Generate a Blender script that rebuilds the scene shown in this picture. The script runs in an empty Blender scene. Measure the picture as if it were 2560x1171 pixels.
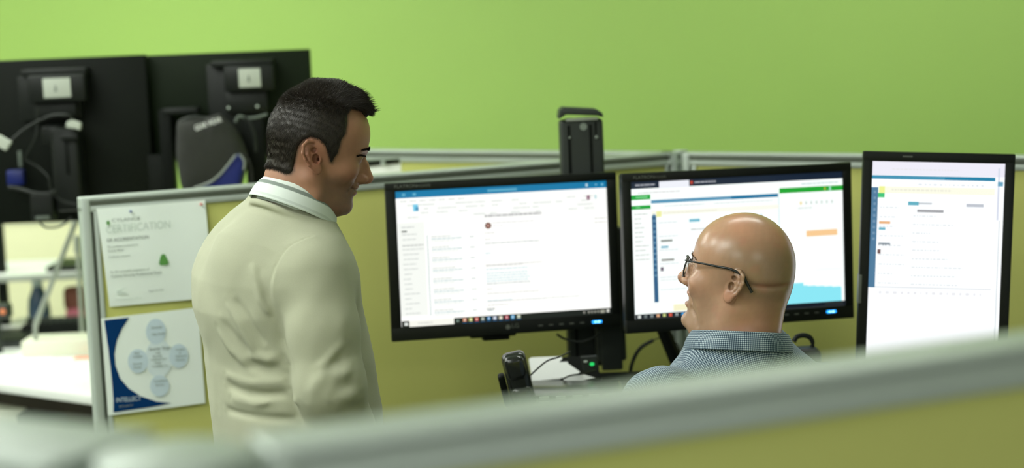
import bpy, bmesh, math, random
import numpy as np
from mathutils import Vector, Matrix
random.seed(7); rng = np.random.default_rng(7)
C = bpy.context.scene
COL = C.collection
R = math.radians

# ---------------------------------------------------------------- camera
W, H, FPX = 2560.0, 1171.0, 4400.0
CAM = np.array([0.0, 0.0, 1.80])
TH, RO = R(7.05), 0.042
_f = np.array([0, math.cos(TH), -math.sin(TH)]); _u0 = np.array([0, math.sin(TH), math.cos(TH)]); _r0 = np.array([1.0, 0, 0])
_r = _r0*math.cos(RO) - _u0*math.sin(RO); _u = _u0*math.cos(RO) + _r0*math.sin(RO)
def ray(px, py):
    d = _f*FPX + _r*(px-W/2) - _u*(py-H/2)
    return d/np.linalg.norm(d)
def P(px, py, Y):                       # the point of the place at depth Y seen at a pixel
    d = ray(px, py)
    return CAM + d*(Y/d[1])
cd = bpy.data.cameras.new('camera'); cam = bpy.data.objects.new('camera', cd); COL.objects.link(cam)
cd.sensor_width = 36; cd.lens = 36*FPX/W; cd.clip_start = 0.05; cd.clip_end = 60
M = Matrix(((_r[0], _u[0], -_f[0], 0), (_r[1], _u[1], -_f[1], 0), (_r[2], _u[2], -_f[2], 1.80), (0, 0, 0, 1)))
cam.matrix_world = M
cd.dof.use_dof = True; cd.dof.focus_distance = 3.27; cd.dof.aperture_fstop = 2.0
C.camera = cam

# ---------------------------------------------------------------- light and exposure
C.view_settings.view_transform = 'Standard'; C.view_settings.look = 'None'
C.view_settings.gamma = 1; C.view_settings.use_curve_mapping = False
C.view_settings.exposure = 0.0
C.cycles.use_denoising = True
C.cycles.max_bounces = 8
wd = bpy.data.worlds.new('world'); C.world = wd; wd.use_nodes = True
wd.node_tree.nodes['Background'].inputs[0].default_value = (0.93, 1.0, 0.93, 1)
wd.node_tree.nodes['Background'].inputs[1].default_value = 0.70
LAMP_STRENGTH = 16.0
# ceiling light positions (x, y), troffers out of view; second and last are added fill light
LAMPS = [(-3.6, 6.4), (-1.9, 5.1), (-2.6, 5.0), (-3.6, 4.2), (-1.9, 3.2), (0.62, 4.05), (-1.4, 2.2), (-3.2, 1.6), (-1.7, 0.2), (1.3, -0.9)]

# ---------------------------------------------------------------- materials
def lin(r, g, b):
    def s(c):
        c /= 255.0
        return c/12.92 if c <= 0.04045 else ((c+0.055)/1.055)**2.4
    return (s(r), s(g), s(b), 1)
def mat(name, col, rough=0.5, metal=0.0, noise=None, bump=None, emit=None, spec=None, sss=0, vcol=None, coat=0):
    m = bpy.data.materials.new(name); m.use_nodes = True
    nt = m.node_tree; b = nt.nodes['Principled BSDF']
    b.inputs['Base Color'].default_value = col
    b.inputs['Roughness'].default_value = rough; b.inputs['Metallic'].default_value = metal
    if spec is not None: b.inputs['Specular IOR Level'].default_value = spec
    if coat: b.inputs['Coat Weight'].default_value = coat; b.inputs['Coat Roughness'].default_value = 0.15
    if sss:
        b.inputs['Subsurface Weight'].default_value = sss
        b.inputs['Subsurface Radius'].default_value = (1.0, 0.35, 0.2)
        b.inputs['Subsurface Scale'].default_value = 0.006
    src = None
    tc = nt.nodes.new('ShaderNodeTexCoord')
    if vcol:
        a = nt.nodes.new('ShaderNodeAttribute'); a.attribute_name = vcol
        src = a.outputs['Color']; nt.links.new(src, b.inputs['Base Color'])
    if noise:
        sc, amt = noise
        n = nt.nodes.new('ShaderNodeTexNoise'); n.inputs['Scale'].default_value = sc; n.inputs['Detail'].default_value = 4
        nt.links.new(tc.outputs['Object'], n.inputs['Vector'])
        mr = nt.nodes.new('ShaderNodeMapRange'); mr.inputs[3].default_value = 1-amt; mr.inputs[4].default_value = 1+amt
        nt.links.new(n.outputs[0], mr.inputs[0])
        mx = nt.nodes.new('ShaderNodeVectorMath'); mx.operation = 'MULTIPLY'
        if src: nt.links.new(src, mx.inputs[0])
        else: mx.inputs[0].default_value = col[:3]
        nt.links.new(mr.outputs[0], mx.inputs[1])
        nt.links.new(mx.outputs[0], b.inputs['Base Color'])
    if bump:
        sc, st, kind = bump
        if kind == 'noise':
            n = nt.nodes.new('ShaderNodeTexNoise'); n.inputs['Scale'].default_value = sc; n.inputs['Detail'].default_value = 3
        else:
            n = nt.nodes.new('ShaderNodeTexVoronoi'); n.inputs['Scale'].default_value = sc
        nt.links.new(tc.outputs['Object'], n.inputs['Vector'])
        bp = nt.nodes.new('ShaderNodeBump'); bp.inputs['Strength'].default_value = st; bp.inputs['Distance'].default_value = 0.001
        nt.links.new(n.outputs[0], bp.inputs['Height']); nt.links.new(bp.outputs[0], b.inputs['Normal'])
    if emit:
        b.inputs['Emission Color'].default_value = emit[0]; b.inputs['Emission Strength'].default_value = emit[1]
    return m
MT = {}
MT['wall'] = mat('green_paint', (0.34, 0.53, 0.115, 1), 0.55, noise=(0.7, 0.02), bump=(160, 0.05, 'noise'))
MT['side'] = mat('pale_paint', (0.72, 0.76, 0.62, 1), 0.7, noise=(1, 0.02))
MT['ceil'] = mat('ceiling_tile', (0.80, 0.82, 0.78, 1), 0.9, noise=(30, 0.03))
MT['floor'] = mat('grey_carpet', (0.10, 0.11, 0.10, 1), 0.95, noise=(60, 0.3), bump=(300, 0.5, 'noise'))
MT['fabric'] = mat('olive_fabric', (0.485, 0.495, 0.140, 1), 0.9, noise=(900, 0.10), bump=(1200, 0.25, 'noise'))
MT['cream'] = mat('cream_panel', (0.80, 0.80, 0.50, 1), 0.85, noise=(40, 0.03))
MT['alu'] = mat('silver_grey_trim', (0.42, 0.47, 0.42, 1), 0.38, 0.25, noise=(6, 0.04))
MT['alum'] = mat('shallow_groove', (0.24, 0.27, 0.24, 1), 0.5)
MT['alud'] = mat('trim_groove', (0.10, 0.115, 0.085, 1), 0.6)
MT['black'] = mat('black_plastic', (0.0070, 0.0090, 0.0070, 1), 0.45, noise=(25, 0.2), spec=.28)
MT['black2'] = mat('matt_black', (0.003, 0.0045, 0.003, 1), 0.6, noise=(25, 0.2), spec=.15)
MT['backpl'] = mat('monitor_back_plastic', (0.0035, 0.0055, 0.003, 1), 0.55, noise=(12, 0.15), spec=.15)
MT['char'] = mat('charcoal_metal', (0.034, 0.040, 0.035, 1), 0.45, 0.1, noise=(40, 0.1), spec=.3)
MT['chargl'] = mat('black_gloss', (0.012, 0.014, 0.013, 1), 0.22, noise=(25, 0.1), coat=0.3)
MT['cable'] = mat('cable_rubber', (0.013, 0.016, 0.013, 1), 0.45, spec=.3)
MT['white'] = mat('white_laminate', (0.86, 0.88, 0.84, 1), 0.35, noise=(8, 0.01))
MT['paper'] = mat('paper', (0.86, 0.93, 0.86, 1), 0.75, noise=(5, 0.015))
MT['paperw'] = mat('bright_paper', (0.93, 0.94, 0.93, 1), 0.7)
MT['label'] = mat('printed_label', (0.50, 0.54, 0.46, 1), 0.6)
MT['greylabel'] = mat('grey_print', (0.13, 0.14, 0.12, 1), 0.6)
MT['palegrey'] = mat('pale_grey_print', (0.62, 0.70, 0.63, 1), 0.8)
MT['midgrey'] = mat('mid_grey_print', (0.25, 0.29, 0.25, 1), 0.8)
MT['darkgrey'] = mat('dark_grey_print', (0.12, 0.145, 0.12, 1), 0.8)
MT['bubble'] = mat('pale_blue_print', (0.59, 0.71, 0.77, 1), 0.8)
MT['bubble2'] = mat('paler_blue_print', (0.70, 0.80, 0.81, 1), 0.8)
MT['navy'] = mat('navy_print', (0.002, 0.036, 0.135, 1), 0.7, spec=.08)
MT['logo'] = mat('green_print', (0.10, 0.30, 0.06, 1), 0.6)
MT['blue'] = mat('blue_plastic', (0.002, 0.010, 0.13, 1), 0.4)
MT['bluefab'] = mat('blue_nylon', (0.002, 0.010, 0.14, 1), 0.7, noise=(200, 0.2))
MT['blackfab'] = mat('black_nylon', (0.021, 0.022, 0.018, 1), 0.85, noise=(60, 0.25), bump=(60, 0.4, 'noise'))
MT['piping'] = mat('grey_piping', (0.30, 0.33, 0.30, 1), 0.6)
MT['lampm'] = mat('silver_tube', (0.34, 0.37, 0.32, 1), 0.45, 0.2)
MT['putty'] = mat('cream_plastic', (0.72, 0.73, 0.58, 1), 0.5, noise=(20, 0.02))
MT['bottle'] = mat('navy_bottle', (0.006, 0.035, 0.075, 1), 0.3, coat=0.3)
MT['bcap'] = mat('grey_cap', (0.35, 0.42, 0.40, 1), 0.5)
MT['pink'] = mat('pink_plastic', (0.60, 0.16, 0.22, 1), 0.5)
MT['rust'] = mat('brown_red', (0.22, 0.07, 0.045, 1), 0.6)
MT['brown'] = mat('dark_brown_wood', (0.035, 0.022, 0.012, 1), 0.6, noise=(10, 0.3))
MT['orange'] = mat('orange_card', (0.75, 0.22, 0.09, 1), 0.6)
MT['redpin'] = mat('red_pin', (0.75, 0.25, 0.22, 1), 0.4)
MT['bluepin'] = mat('blue_pin', (0.12, 0.16, 0.35, 1), 0.4)
MT['trouser'] = mat('dark_trousers', (0.02, 0.022, 0.03, 1), 0.9, noise=(300, 0.15))
MT['shoe'] = mat('black_leather', (0.01, 0.01, 0.01, 1), 0.35)
MT['keys'] = mat('phone_keys', (0.45, 0.5, 0.46, 1), 0.5)
MT['lens'] = bpy.data.materials.new('lens_glass'); MT['lens'].use_nodes = True
_b = MT['lens'].node_tree.nodes['Principled BSDF']; _b.inputs['Transmission Weight'].default_value = 1.0
_b.inputs['Roughness'].default_value = 0.0; _b.inputs['IOR'].default_value = 1.1; _b.inputs['Base Color'].default_value = (0.97, 0.98, 0.97, 1)
def emis(name, col, st):
    m = bpy.data.materials.new(name); m.use_nodes = True
    nt = m.node_tree; nt.nodes.clear()
    o = nt.nodes.new('ShaderNodeOutputMaterial'); e = nt.nodes.new('ShaderNodeEmission')
    e.inputs[0].default_value = col; e.inputs[1].default_value = st
    nt.links.new(e.outputs[0], o.inputs[0]); return m
MT['lamp'] = emis('light_panel', (0.95, 1.0, 0.93, 1), LAMP_STRENGTH)
MT['bluelight'] = emis('blue_power_light', (0.02, 0.35, 1.0, 1), 2.2)
MT['cyanlight'] = emis('cyan_power_light', (0.35, 0.85, 1.0, 1), 3.0)
MT['greenlight'] = emis('green_button_light', (0.03, 0.75, 0.16, 1), 1.0)
def screen_mat(name, st):
    m = bpy.data.materials.new(name); m.use_nodes = True
    nt = m.node_tree; b = nt.nodes['Principled BSDF']
    b.inputs['Base Color'].default_value = (0.01, 0.01, 0.01, 1); b.inputs['Roughness'].default_value = 0.4
    a = nt.nodes.new('ShaderNodeAttribute'); a.attribute_name = 'Col'
    nt.links.new(a.outputs['Color'], b.inputs['Emission Color']); b.inputs['Emission Strength'].default_value = st
    return m
MT['scr'] = screen_mat('lit_screen', 1.0)

# ---------------------------------------------------------------- object helpers
def link(name, me, m=None, parent=None, smooth=None):
    o = bpy.data.objects.new(name, me); COL.objects.link(o)
    if m is not None:
        for x in (m if isinstance(m, (list, tuple)) else [m]): me.materials.append(x)
    if parent is not None: o.parent = parent
    if smooth is not None:
        for p in me.polygons: p.use_smooth = smooth
    return o
def thing(name, label, cat, loc=(0, 0, 0), rz=0.0, group=None, mw=None):
    o = bpy.data.objects.new(name, None); COL.objects.link(o); o.empty_display_size = 0.05
    if mw is not None: o.matrix_world = mw
    else: o.location = loc; o.rotation_euler = (0, 0, rz)
    o['label'] = label; o['category'] = cat
    if group: o['group'] = group
    return o
def tag(o, label, cat, group=None):
    o['label'] = label; o['category'] = cat
    if group: o['group'] = group
    return o
def struct(o): o['kind'] = 'structure'; return o
class MB:
    """collects shapes into one mesh"""
    def __init__(s): s.bm = bmesh.new()
    def _add(s, fn, mw=None, mi=0):
        b2 = bmesh.new(); fn(b2)
        if mw is not None: b2.transform(mw)
        for f in b2.faces: f.material_index = mi
        me = bpy.data.meshes.new('t'); b2.to_mesh(me); b2.free(); s.bm.from_mesh(me); bpy.data.meshes.remove(me)
        return s
    def box(s, lo, hi, bev=0.0, mw=None, mi=0, seg=2):
        lo = Vector(lo); hi = Vector(hi)
        def fn(b):
            bmesh.ops.create_cube(b, size=1)
            for v in b.verts: v.co = Vector([lo[i]+(v.co[i]+0.5)*(hi[i]-lo[i]) for i in range(3)])
            if bev: bmesh.ops.bevel(b, geom=b.edges[:], offset=bev, segments=seg, affect='EDGES', profile=0.5)
        return s._add(fn, mw, mi)
    def cyl(s, a, b_, r, r2=None, seg=24, mi=0, mw=None, bev=0):
        a = Vector(a); b_ = Vector(b_); d = b_-a
        q = d.to_track_quat('Z', 'Y').to_matrix().to_4x4(); q.translation = (a+b_)/2
        def fn(b):
            bmesh.ops.create_cone(b, cap_ends=True, segments=seg, radius1=r, radius2=r if r2 is None else r2, depth=d.length)
            if bev:
                es = [e for e in b.edges if len(e.link_faces) == 2 and any(len(f.verts) > 4 for f in e.link_faces)]
                bmesh.ops.bevel(b, geom=es, offset=bev, segments=2, affect='EDGES', profile=0.5)
            b.transform(q)
        return s._add(fn, mw, mi)
    def sph(s, c, r, mi=0, seg=16, sc=(1, 1, 1)):
        def fn(b):
            bmesh.ops.create_uvsphere(b, u_segments=seg, v_segments=seg//2, radius=r)
            for v in b.verts: v.co = Vector((v.co.x*sc[0], v.co.y*sc[1], v.co.z*sc[2]))+Vector(c)
        return s._add(fn, None, mi)
    def tube(s, pts, r, seg=10, mi=0, closed=False, cr=True, flat=1.0):
        pts = [Vector(p) for p in pts]
        if cr and len(pts) > 2:
            out = []
            n = len(pts)
            rngk = range(n) if closed else range(n-1)
            for i in rngk:
                p0 = pts[(i-1) % n] if (closed or i > 0) else pts[0]
                p1 = pts[i]; p2 = pts[(i+1) % n]
                p3 = pts[(i+2) % n] if (closed or i+2 < n) else pts[-1]
                for k in range(8):
                    t = k/8
                    out.append(0.5*((2*p1)+(-p0+p2)*t+(2*p0-5*p1+4*p2-p3)*t*t+(-p0+3*p1-3*p2+p3)*t**3))
            if not closed: out.append(pts[-1])
            pts = out
        def fn(b):
            rings = []; n = len(pts); up = Vector((0.13, 0.21, 1))
            for i, p in enumerate(pts):
                if closed: d = (pts[(i+1) % n]-pts[i-1])
                else: d = (pts[min(i+1, n-1)]-pts[max(i-1, 0)])
                d.normalize(); x = d.cross(up).normalized(); y = x.cross(d).normalized()
                rr = r(i/(n-1)) if callable(r) else r
                rings.append([b.verts.new(p+x*math.cos(a)*rr*flat+y*math.sin(a)*rr) for a in [2*math.pi*k/seg for k in range(seg)]])
            rg = range(n) if closed else range(n-1)
            for i in rg:
                A, B = rings[i], rings[(i+1) % n]
                for k in range(seg): b.faces.new((A[k], A[(k+1) % seg], B[(k+1) % seg], B[k]))
            if not closed: b.faces.new(rings[0][::-1]); b.faces.new(rings[-1])
        return s._add(fn, None, mi)
    def prism(s, poly, d0, d1, mw=None, mi=0, bev=0):
        """poly in x,z extruded along y from d0 to d1"""
        def fn(b):
            f = b.faces.new([b.verts.new((p[0], d0, p[1])) for p in poly])
            r = bmesh.ops.extrude_face_region(b, geom=[f])
            for v in r['geom']:
                if isinstance(v, bmesh.types.BMVert): v.co.y = d1
            bmesh.ops.recalc_face_normals(b, faces=b.faces[:])
            if bev: bmesh.ops.bevel(b, geom=b.edges[:], offset=bev, segments=2, affect='EDGES', profile=0.5)
        return s._add(fn, mw, mi)
    def build(s, name, m, parent=None, smooth=True):
        me = bpy.data.meshes.new(name); s.bm.to_mesh(me); s.bm.free()
        o = link(name, me, m, parent)
        if smooth:
            for p in me.polygons: p.use_smooth = True
            try: me.set_sharp_from_angle(angle=R(35))
            except Exception: pass
        return o
def pix_box(s): pass
def text_mesh(name, body, size, m, parent, mw, extrude=0.0002, align='LEFT', xs=1.0):
    cu = bpy.data.curves.new('t', 'FONT'); cu.body = body; cu.size = size; cu.extrude = extrude; cu.align_x = align; cu.align_y = 'BOTTOM'
    to = bpy.data.objects.new('t', cu); COL.objects.link(to)
    bpy.context.view_layer.update()
    me = bpy.data.meshes.new_from_object(to.evaluated_get(bpy.context.evaluated_depsgraph_get()))
    bpy.data.objects.remove(to); bpy.data.curves.remove(cu)
    # text lies in local x,y facing +z -> stand it up in x,z facing -y
    me.transform(Matrix.Rotation(math.pi/2, 4, 'X') @ Matrix.Diagonal((xs, 1, 1, 1)))
    me.transform(mw)
    me.materials.clear()
    return link(name, me, m, parent)

# ---------------------------------------------------------------- the room
def line_frame(p0, p1):
    """x along the line, z up, -y to the viewer's side"""
    d = Vector((p1[0]-p0[0], p1[1]-p0[1], 0)); L = d.length
    return Matrix.Translation((p0[0], p0[1], 0)) @ Matrix.Rotation(math.atan2(d.y, d.x), 4, 'Z'), L
WA, WB = (-5.2, 9.15), (4.4, 2.5)
mw, L = line_frame(WA, WB)
struct(MB().box((0, 0, 0), (L, 0.12, 2.9), mw=mw).build('wall_back', MT['wall'], smooth=False))
struct(MB().box((-5.4, -3, -0.1), (4.7, 9.5, 0)).build('floor', MT['floor'], smooth=False))
struct(MB().box((-5.4, -3, 2.9), (4.7, 9.5, 3.0)).build('ceiling', MT['ceil'], smooth=False))
struct(MB().box((-5.4, -3, 0), (-5.25, 9.5, 2.9)).build('wall_left', MT['side'], smooth=False))
struct(MB().box((4.5, -3, 0), (4.65, 2.6, 2.9)).build('wall_right', MT['side'], smooth=False))
LAMP_LABELS = ['fluorescent troffer nearest the green wall, far left', 'added troffer above the left monitors, brightening the green wall', 'fluorescent troffer above the neighbouring desk', 'fluorescent troffer at the left beside the neighbouring desk',
    'fluorescent troffer left of the standing man', 'narrow fluorescent troffer above the seated man\'s monitors', 'fluorescent troffer behind the standing man\'s left', 'fluorescent troffer at the left nearest the camera', 'fluorescent troffer above the foreground partition corner', 'added fill troffer behind the camera on the right, brightening the near partition']
for i, (x, y) in enumerate(LAMPS):
    w = .16 if i == 5 else .32
    t = thing('ceiling_light', LAMP_LABELS[i], 'ceiling light', (x, y, 2.9), 0, 'ceiling troffers')
    f = MB()
    for lo, hi in (((-.62, -w, -.03), (.62, -w+.03, 0)), ((-.62, w-.03, -.03), (.62, w, 0)), ((-.62, -w+.03, -.03), (-.59, w-.03, 0)), ((.59, -w+.03, -.03), (.62, w-.03, 0))): f.box(lo, hi)
    f.build('frame', MT['white'], t)
    MB().box((-.588, -w+.032, -.022), (.588, w-.032, -.012)).build('diffuser', MT['lamp'], t, smooth=False)

# ---------------------------------------------------------------- partitions
RZ = 1.437
def partition(name, label, p0, p1, z=RZ, th=0.046, posts=(1, 1), fab='fabric', rail_h=0.034, seams=(), gm='alud'):
    mw, L = line_frame(p0, p1)
    t = thing(name, label, 'partition', mw=mw, group=None)
    h = th/2
    # fabric panels between seams
    xs = [0.03] + list(seams) + [L-0.03]
    for a, b in zip(xs[:-1], xs[1:]):
        MB().box((a+0.003, -h+0.006, 0.08), (b-0.003, h-0.006, z-rail_h*0.5), 0.004).build('fabric_panel', MT[fab], t)
    r = MB()
    r.box((0, -h, z-0.010), (L, h, z), 0.004, seg=3)
    rec = 0.004 if gm == 'alud' else 0.0012
    r.box((0.001, -h+rec, z-rail_h*0.62), (L-0.001, h-rec, z-0.010), 0)
    r.box((0, -h+0.001, z-rail_h), (L, h-0.001, z-rail_h*0.60), 0.002)
    for k in (1, 2):
        pass
    r.build('top_rail', MT['alu'], t)
    g = MB() if gm == 'alud' else None
    for sgn in (-1, 1) if g else ():
        y0, y1 = sorted((sgn*(h-0.0045), sgn*(h-0.0030)))
        g.box((0.002, y0, z-rail_h*0.62), (L-0.002, y1, z-0.011))
    if g: g.build('rail_groove', MT[gm], t)
    for k, on in enumerate(posts):
        if not on: continue
        x0 = 0 if k == 0 else L-0.030
        p = MB().box((x0, -h-0.001, 0), (x0+0.022, h+0.001, z-0.002), 0.006, seg=3)
        p.build('post', MT['alu'], t)
        q = MB()
        xq = x0+0.022 if k == 0 else x0-0.010
        q.box((xq+0.002, -h+0.003, 0), (xq+0.006, h-0.003, z-rail_h+0.002))
        q.build('post_channel', MT['alud'], t)
        q = MB().box((xq+0.006 if k == 0 else xq-0.006, -h+0.001, 0), (xq+0.016 if k == 0 else xq+0.002, h-0.001, z-rail_h+0.002), 0.001)
        q.build('post_lip', MT['alu'], t)
    MB().box((0.05, -h+0.002, 0.0), (L-0.05, h-0.002, 0.08)).build('kick_plate', MT['alu'], t)
    return t, mw, L
def ground(px, py, z):      # where the pixel's ray meets height z
    d = ray(px, py); k = (z-CAM[2])/d[2]; q = CAM+d*k
    return (q[0], q[1])
mid0 = ground(196, 494, RZ); mid1 = ground(1692, 378, RZ)
mid_part, MIDM, MIDL = partition('cubicle_partition', 'olive partition with silver top rail, running behind the standing man to the corner', mid0, mid1)
fj = ground(1704, 380, RZ); fr = ground(2560, 388, RZ); fl = ground(935, 373, RZ)
dv = np.array(fr)-np.array(fj); dv /= np.linalg.norm(dv)
partition('cubicle_partition', 'far olive partition behind the two monitors on the right', tuple(np.array(fj)+dv*0.012), tuple(np.array(fr)+dv*0.9))
dv2 = np.array(fl)-np.array(fj); dv2 /= np.linalg.norm(dv2)
partition('cubicle_partition', 'far olive partition with silver rail, behind the binder at the standing man\'s face', tuple(np.array(fj)+dv2*1.05), tuple(np.array(fj)+dv2*0.022))
# post between the two wings
t = thing('corner_post', 'silver grey corner post where the rear partitions meet', 'post', (fj[0]-0.0, fj[1]+0.012, 0))
MB().cyl((0, 0.02, 0), (0, 0.02, RZ-0.004), 0.020, seg=6).build('post', MT['alu'], t)
MB().cyl((0, 0.02, RZ-0.004), (0, 0.02, RZ+0.002), 0.021, seg=6, bev=0.001).build('post_cap', MT['alu'], t)
# the foreground partition, a right wing and a left wing meeting near the camera
RZF = 1.49
n0 = ground(430, 1134, RZF); n1 = ground(2560, 846, RZF); nl = ground(0, 1088, RZF)
dn = np.array(n1)-np.array(n0); dn /= np.linalg.norm(dn)
dl = np.array(nl)-np.array(n0); dl /= np.linalg.norm(dl)
partition('cubicle_partition', 'foreground partition with blurred silver rail crossing the bottom of the view', tuple(np.array(n0)+dn*0.065), tuple(np.array(n1)+dn*0.7), z=RZF, th=0.070, rail_h=0.037, gm='alum')
partition('cubicle_partition', 'nearest partition wing, blurred pale rail at the bottom left corner', tuple(np.array(n0)+dl*0.9), tuple(np.array(n0)+dl*0.065), z=RZF, th=0.120, rail_h=0.037, gm='alum')
t = thing('corner_post', 'foreground corner post with a pale rounded cap where the near partitions meet', 'post', (n0[0], n0[1], 0))
MB().cyl((0, 0, 0), (0, 0, RZF-0.006), 0.045, seg=6).build('post', MT['alu'], t)
MB().cyl((0, 0, RZF-0.037), (0, 0, RZF), 0.058, seg=24, bev=0.005).build('post_cap', MT['alu'], t)

# ---------------------------------------------------------------- papers pinned to the middle partition
MI = MIDM.inverted()
def on_panel(px, py, off=-0.0215, Mx=None):
    Mx = Mx or MIDM; I = Mx.inverted()
    o = I @ Vector(CAM); d = (I.to_3x3() @ Vector(ray(px, py)))
    k = (off-o.y)/d.y
    q = o+d*k
    return q.x, q.z
def bil(c, u, v):
    (a, b, c_, d) = c
    return ((a[0]*(1-u)+b[0]*u)*(1-v)+(d[0]*(1-u)+c_[0]*u)*v, (a[1]*(1-u)+b[1]*u)*(1-v)+(d[1]*(1-u)+c_[1]*u)*v)
def sheet(corners, parent, m, off=-0.0225, th=0.0006, curl=None, n=16):
    me = bpy.data.meshes.new('sheet'); vs = []; fs = []
    for s in range(2):
        for j in range(n+1):
            for i in range(n+1):
                x, z = bil(corners, i/n, j/n)
                y = off - (curl(i/n, j/n) if curl else 0) + s*th
                vs.append((x, y, z))
    N = (n+1)**2
    for j in range(n):
        for i in range(n):
            a = j*(n+1)+i
            fs.append((a, a+n+1, a+n+2, a+1)); fs.append((N+a, N+a+1, N+a+n+2, N+a+n+1))
    for k in range(n):
        e = [(k, k+1), (n*(n+1)+k+1, n*(n+1)+k), ((k+1)*(n+1), k*(n+1)), (k*(n+1)+n, (k+1)*(n+1)+n)]
        for a, b in e: fs.append((a, b, N+b, N+a))
    me.from_pydata(vs, [], fs); me.update()
    o = link('sheet', me, m, parent, True); me.set_sharp_from_angle(angle=R(40)); return o
cc = [on_panel(*p) for p in ((241, 522), (512, 500), (531, 744), (274, 768))]
cert = thing('certificate', 'white certificate of accreditation with green triangle pinned to the olive partition', 'certificate', mw=MIDM)
def ccurl(u, v): return 0.006*math.exp(-((u-1)/0.25)**2)*(v*0.6+0.4) + 0.004*math.exp(-((u-0.45)/0.2)**2)*(1-v)**2 + 0.003*math.sin(3.1*v)
sheet(cc, cert, MT['paper'], curl=ccurl)
def ptext(par, corners, body, px, py, hpx, m, xs=1.0, off=-0.0235, curl=None, ang=None):
    """text whose foot starts at a point of the sheet; local frame follows the sheet's lower edge"""
    x, z = on_panel(px, py)
    x2, z2 = on_panel(px+60, py-60*0.085 if ang is None else py-60*ang)
    a = math.atan2(z2-z, x2-x)
    _, zt = on_panel(px, py-hpx)
    size = (zt-z)*1.35
    y = off-0.0035 if par is cert else -0.0262
    return text_mesh('printed_text', body, size, m, par, Matrix.Translation((x, y, z)) @ Matrix.Rotation(-a, 4, 'Y') @ Matrix.Diagonal((1, 1, 1, 1)), 0.0001, xs=xs)
ptext(cert, cc, 'CYLANCE', 278, 557, 8, MT['midgrey'], 1.5)
ptext(cert, cc, 'CERTIFICATION', 264, 589, 21, MT['palegrey'], 0.80)
ptext(cert, cc, 'OF ACCREDITATION', 266, 607, 8.5, MT['darkgrey'], 0.97)
ptext(cert, cc, 'This certificate is presented to', 267, 621, 5, MT['midgrey'], 0.92)
ptext(cert, cc, 'Curtis Riker', 269, 632, 6, MT['midgrey'], 1.0)
ptext(cert, cc, 'Certification completed', 271, 646, 4.5, MT['midgrey'], 0.9)
ptext(cert, cc, 'for the successful completion of', 275, 684, 5.5, MT['midgrey'], 1.0)
ptext(cert, cc, 'Cylance Security Professional Exam', 277, 696, 7, MT['midgrey'], 0.93)
ptext(cert, cc, 'August 29, 2016', 370, 731, 5, MT['midgrey'], 0.85)
ptext(cert, cc, 'Chief Executive Officer', 287, 752, 4, MT['palegrey'], 1.3)
def pshape(par, name, poly, m, y=-0.0275, th=0.0002):
    pts = [on_panel(*p) for p in poly]
    return MB().prism(pts, y, y+th).build(name, m, par, smooth=False)
def ell_poly(cx, cy, rx, ry, n=32, t=0): return [(cx+rx*math.cos(2*math.pi*k/n), cy+ry*math.sin(2*math.pi*k/n)) for k in range(n)]
pshape(cert, 'green_seal', [(401, 638), (405, 635), (411, 636), (419, 652), (420, 658), (415, 662), (400, 663), (396, 659), (397, 652)], MT['logo'], -0.0285)
pshape(cert, 'green_dot_logo', ell_poly(269, 557, 4.6, 5.5), MT['logo'], -0.0285)
pshape(cert, 'signature', [(290, 728), (316, 718), (300, 727), (318, 733), (292, 736)], MT['palegrey'], -0.0285)
pc = [on_panel(*p) for p in ((252, 797), (495, 769), (513, 1008), (270, 1040))]
chart = thing('poster_sheet', 'white and navy printed chart of pale blue circles pinned below the certificate', 'poster', mw=MIDM)
sheet(pc, chart, MT['paper'], curl=lambda u, v: 0.0008*math.exp(-((u)/0.2)**2)*math.sin(3.1*v)+0.001)
def pc_shape(name, poly, m, dy=0): return pshape(chart, name, poly, m, -0.0251-dy)
arc = [(322, 794), (304, 822), (291, 852), (285, 886), (288, 915), (300, 947), (322, 972), (352, 991), (390, 1004), (428, 1008)]
pc_shape('navy_corner', [(260, 801), (270, 870), (278, 940), (283, 1000), (283, 1031)][0:5] + [(330, 1024), (380, 1017)] + arc[::-1], MT['navy'])
pc_shape('circle', ell_poly(396, 896, 34, 49), MT['bubble2'], 0.0001)
for k, (x, y, rx, ry) in enumerate(((389, 829, 25, 32), (344, 903, 25, 30), (446, 890, 24, 30), (398, 965, 24, 27))):
    pc_shape('circle', ell_poly(x, y, rx, ry), MT['bubble'], 0.0003+0.0001*k)
def ctext(body, px, py, h, xs=1.0, m='midgrey'): 
    o = ptext(chart, pc, body, px, py, h, MT[m], xs, off=-0.026)
    return o
ctext('Security', 377, 823, 6); ctext('Gap Audit', 378, 840, 6)
ctext('Quarter Target', 371, 878, 7, 0.95, 'darkgrey'); ctext('with', 388, 886, 5); ctext('Security', 380, 895, 5.5); ctext('Intellectual Team', 376, 903, 5, 0.85); ctext('Policy', 386, 911, 5); ctext('Vulnerability Test', 378, 920, 5, 0.85)
ctext('Risk', 335, 887, 5.5); ctext('Analysis', 331, 896, 5.5); ctext('Security', 331, 914, 5.5); ctext('Assess', 333, 923, 5.5)
ctext('Incident', 438, 878, 5.5); ctext('&', 447, 886, 5); ctext('Network', 438, 895, 5.5); ctext('Monitor', 438, 904, 5.5)
ctext('Compliance', 383, 957, 5.5); ctext('Review', 388, 967, 5.5)
ctext('INTELLECT', 289, 1009, 12, 0.78, 'bubble'); ctext('SECURITY', 296, 1020, 5, 1.2, 'midgrey')
def pin(px, py, m, label):
    x, z = on_panel(px, py, -0.029); q = MIDM @ Vector((x, -0.027, z))
    t = thing('push_pin', label, 'push pin', mw=Matrix.Translation(q) @ MIDM.to_3x3().to_4x4())
    MB().cyl((0, 0, 0), (0, -0.006, 0), 0.0032, 0.0022, 12).build('pin_head', MT[m], t)
    MB().cyl((0, 0.001, 0), (0, 0.012, 0), 0.0006, seg=8).build('pin_shaft', MT['alu'], t)
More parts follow.
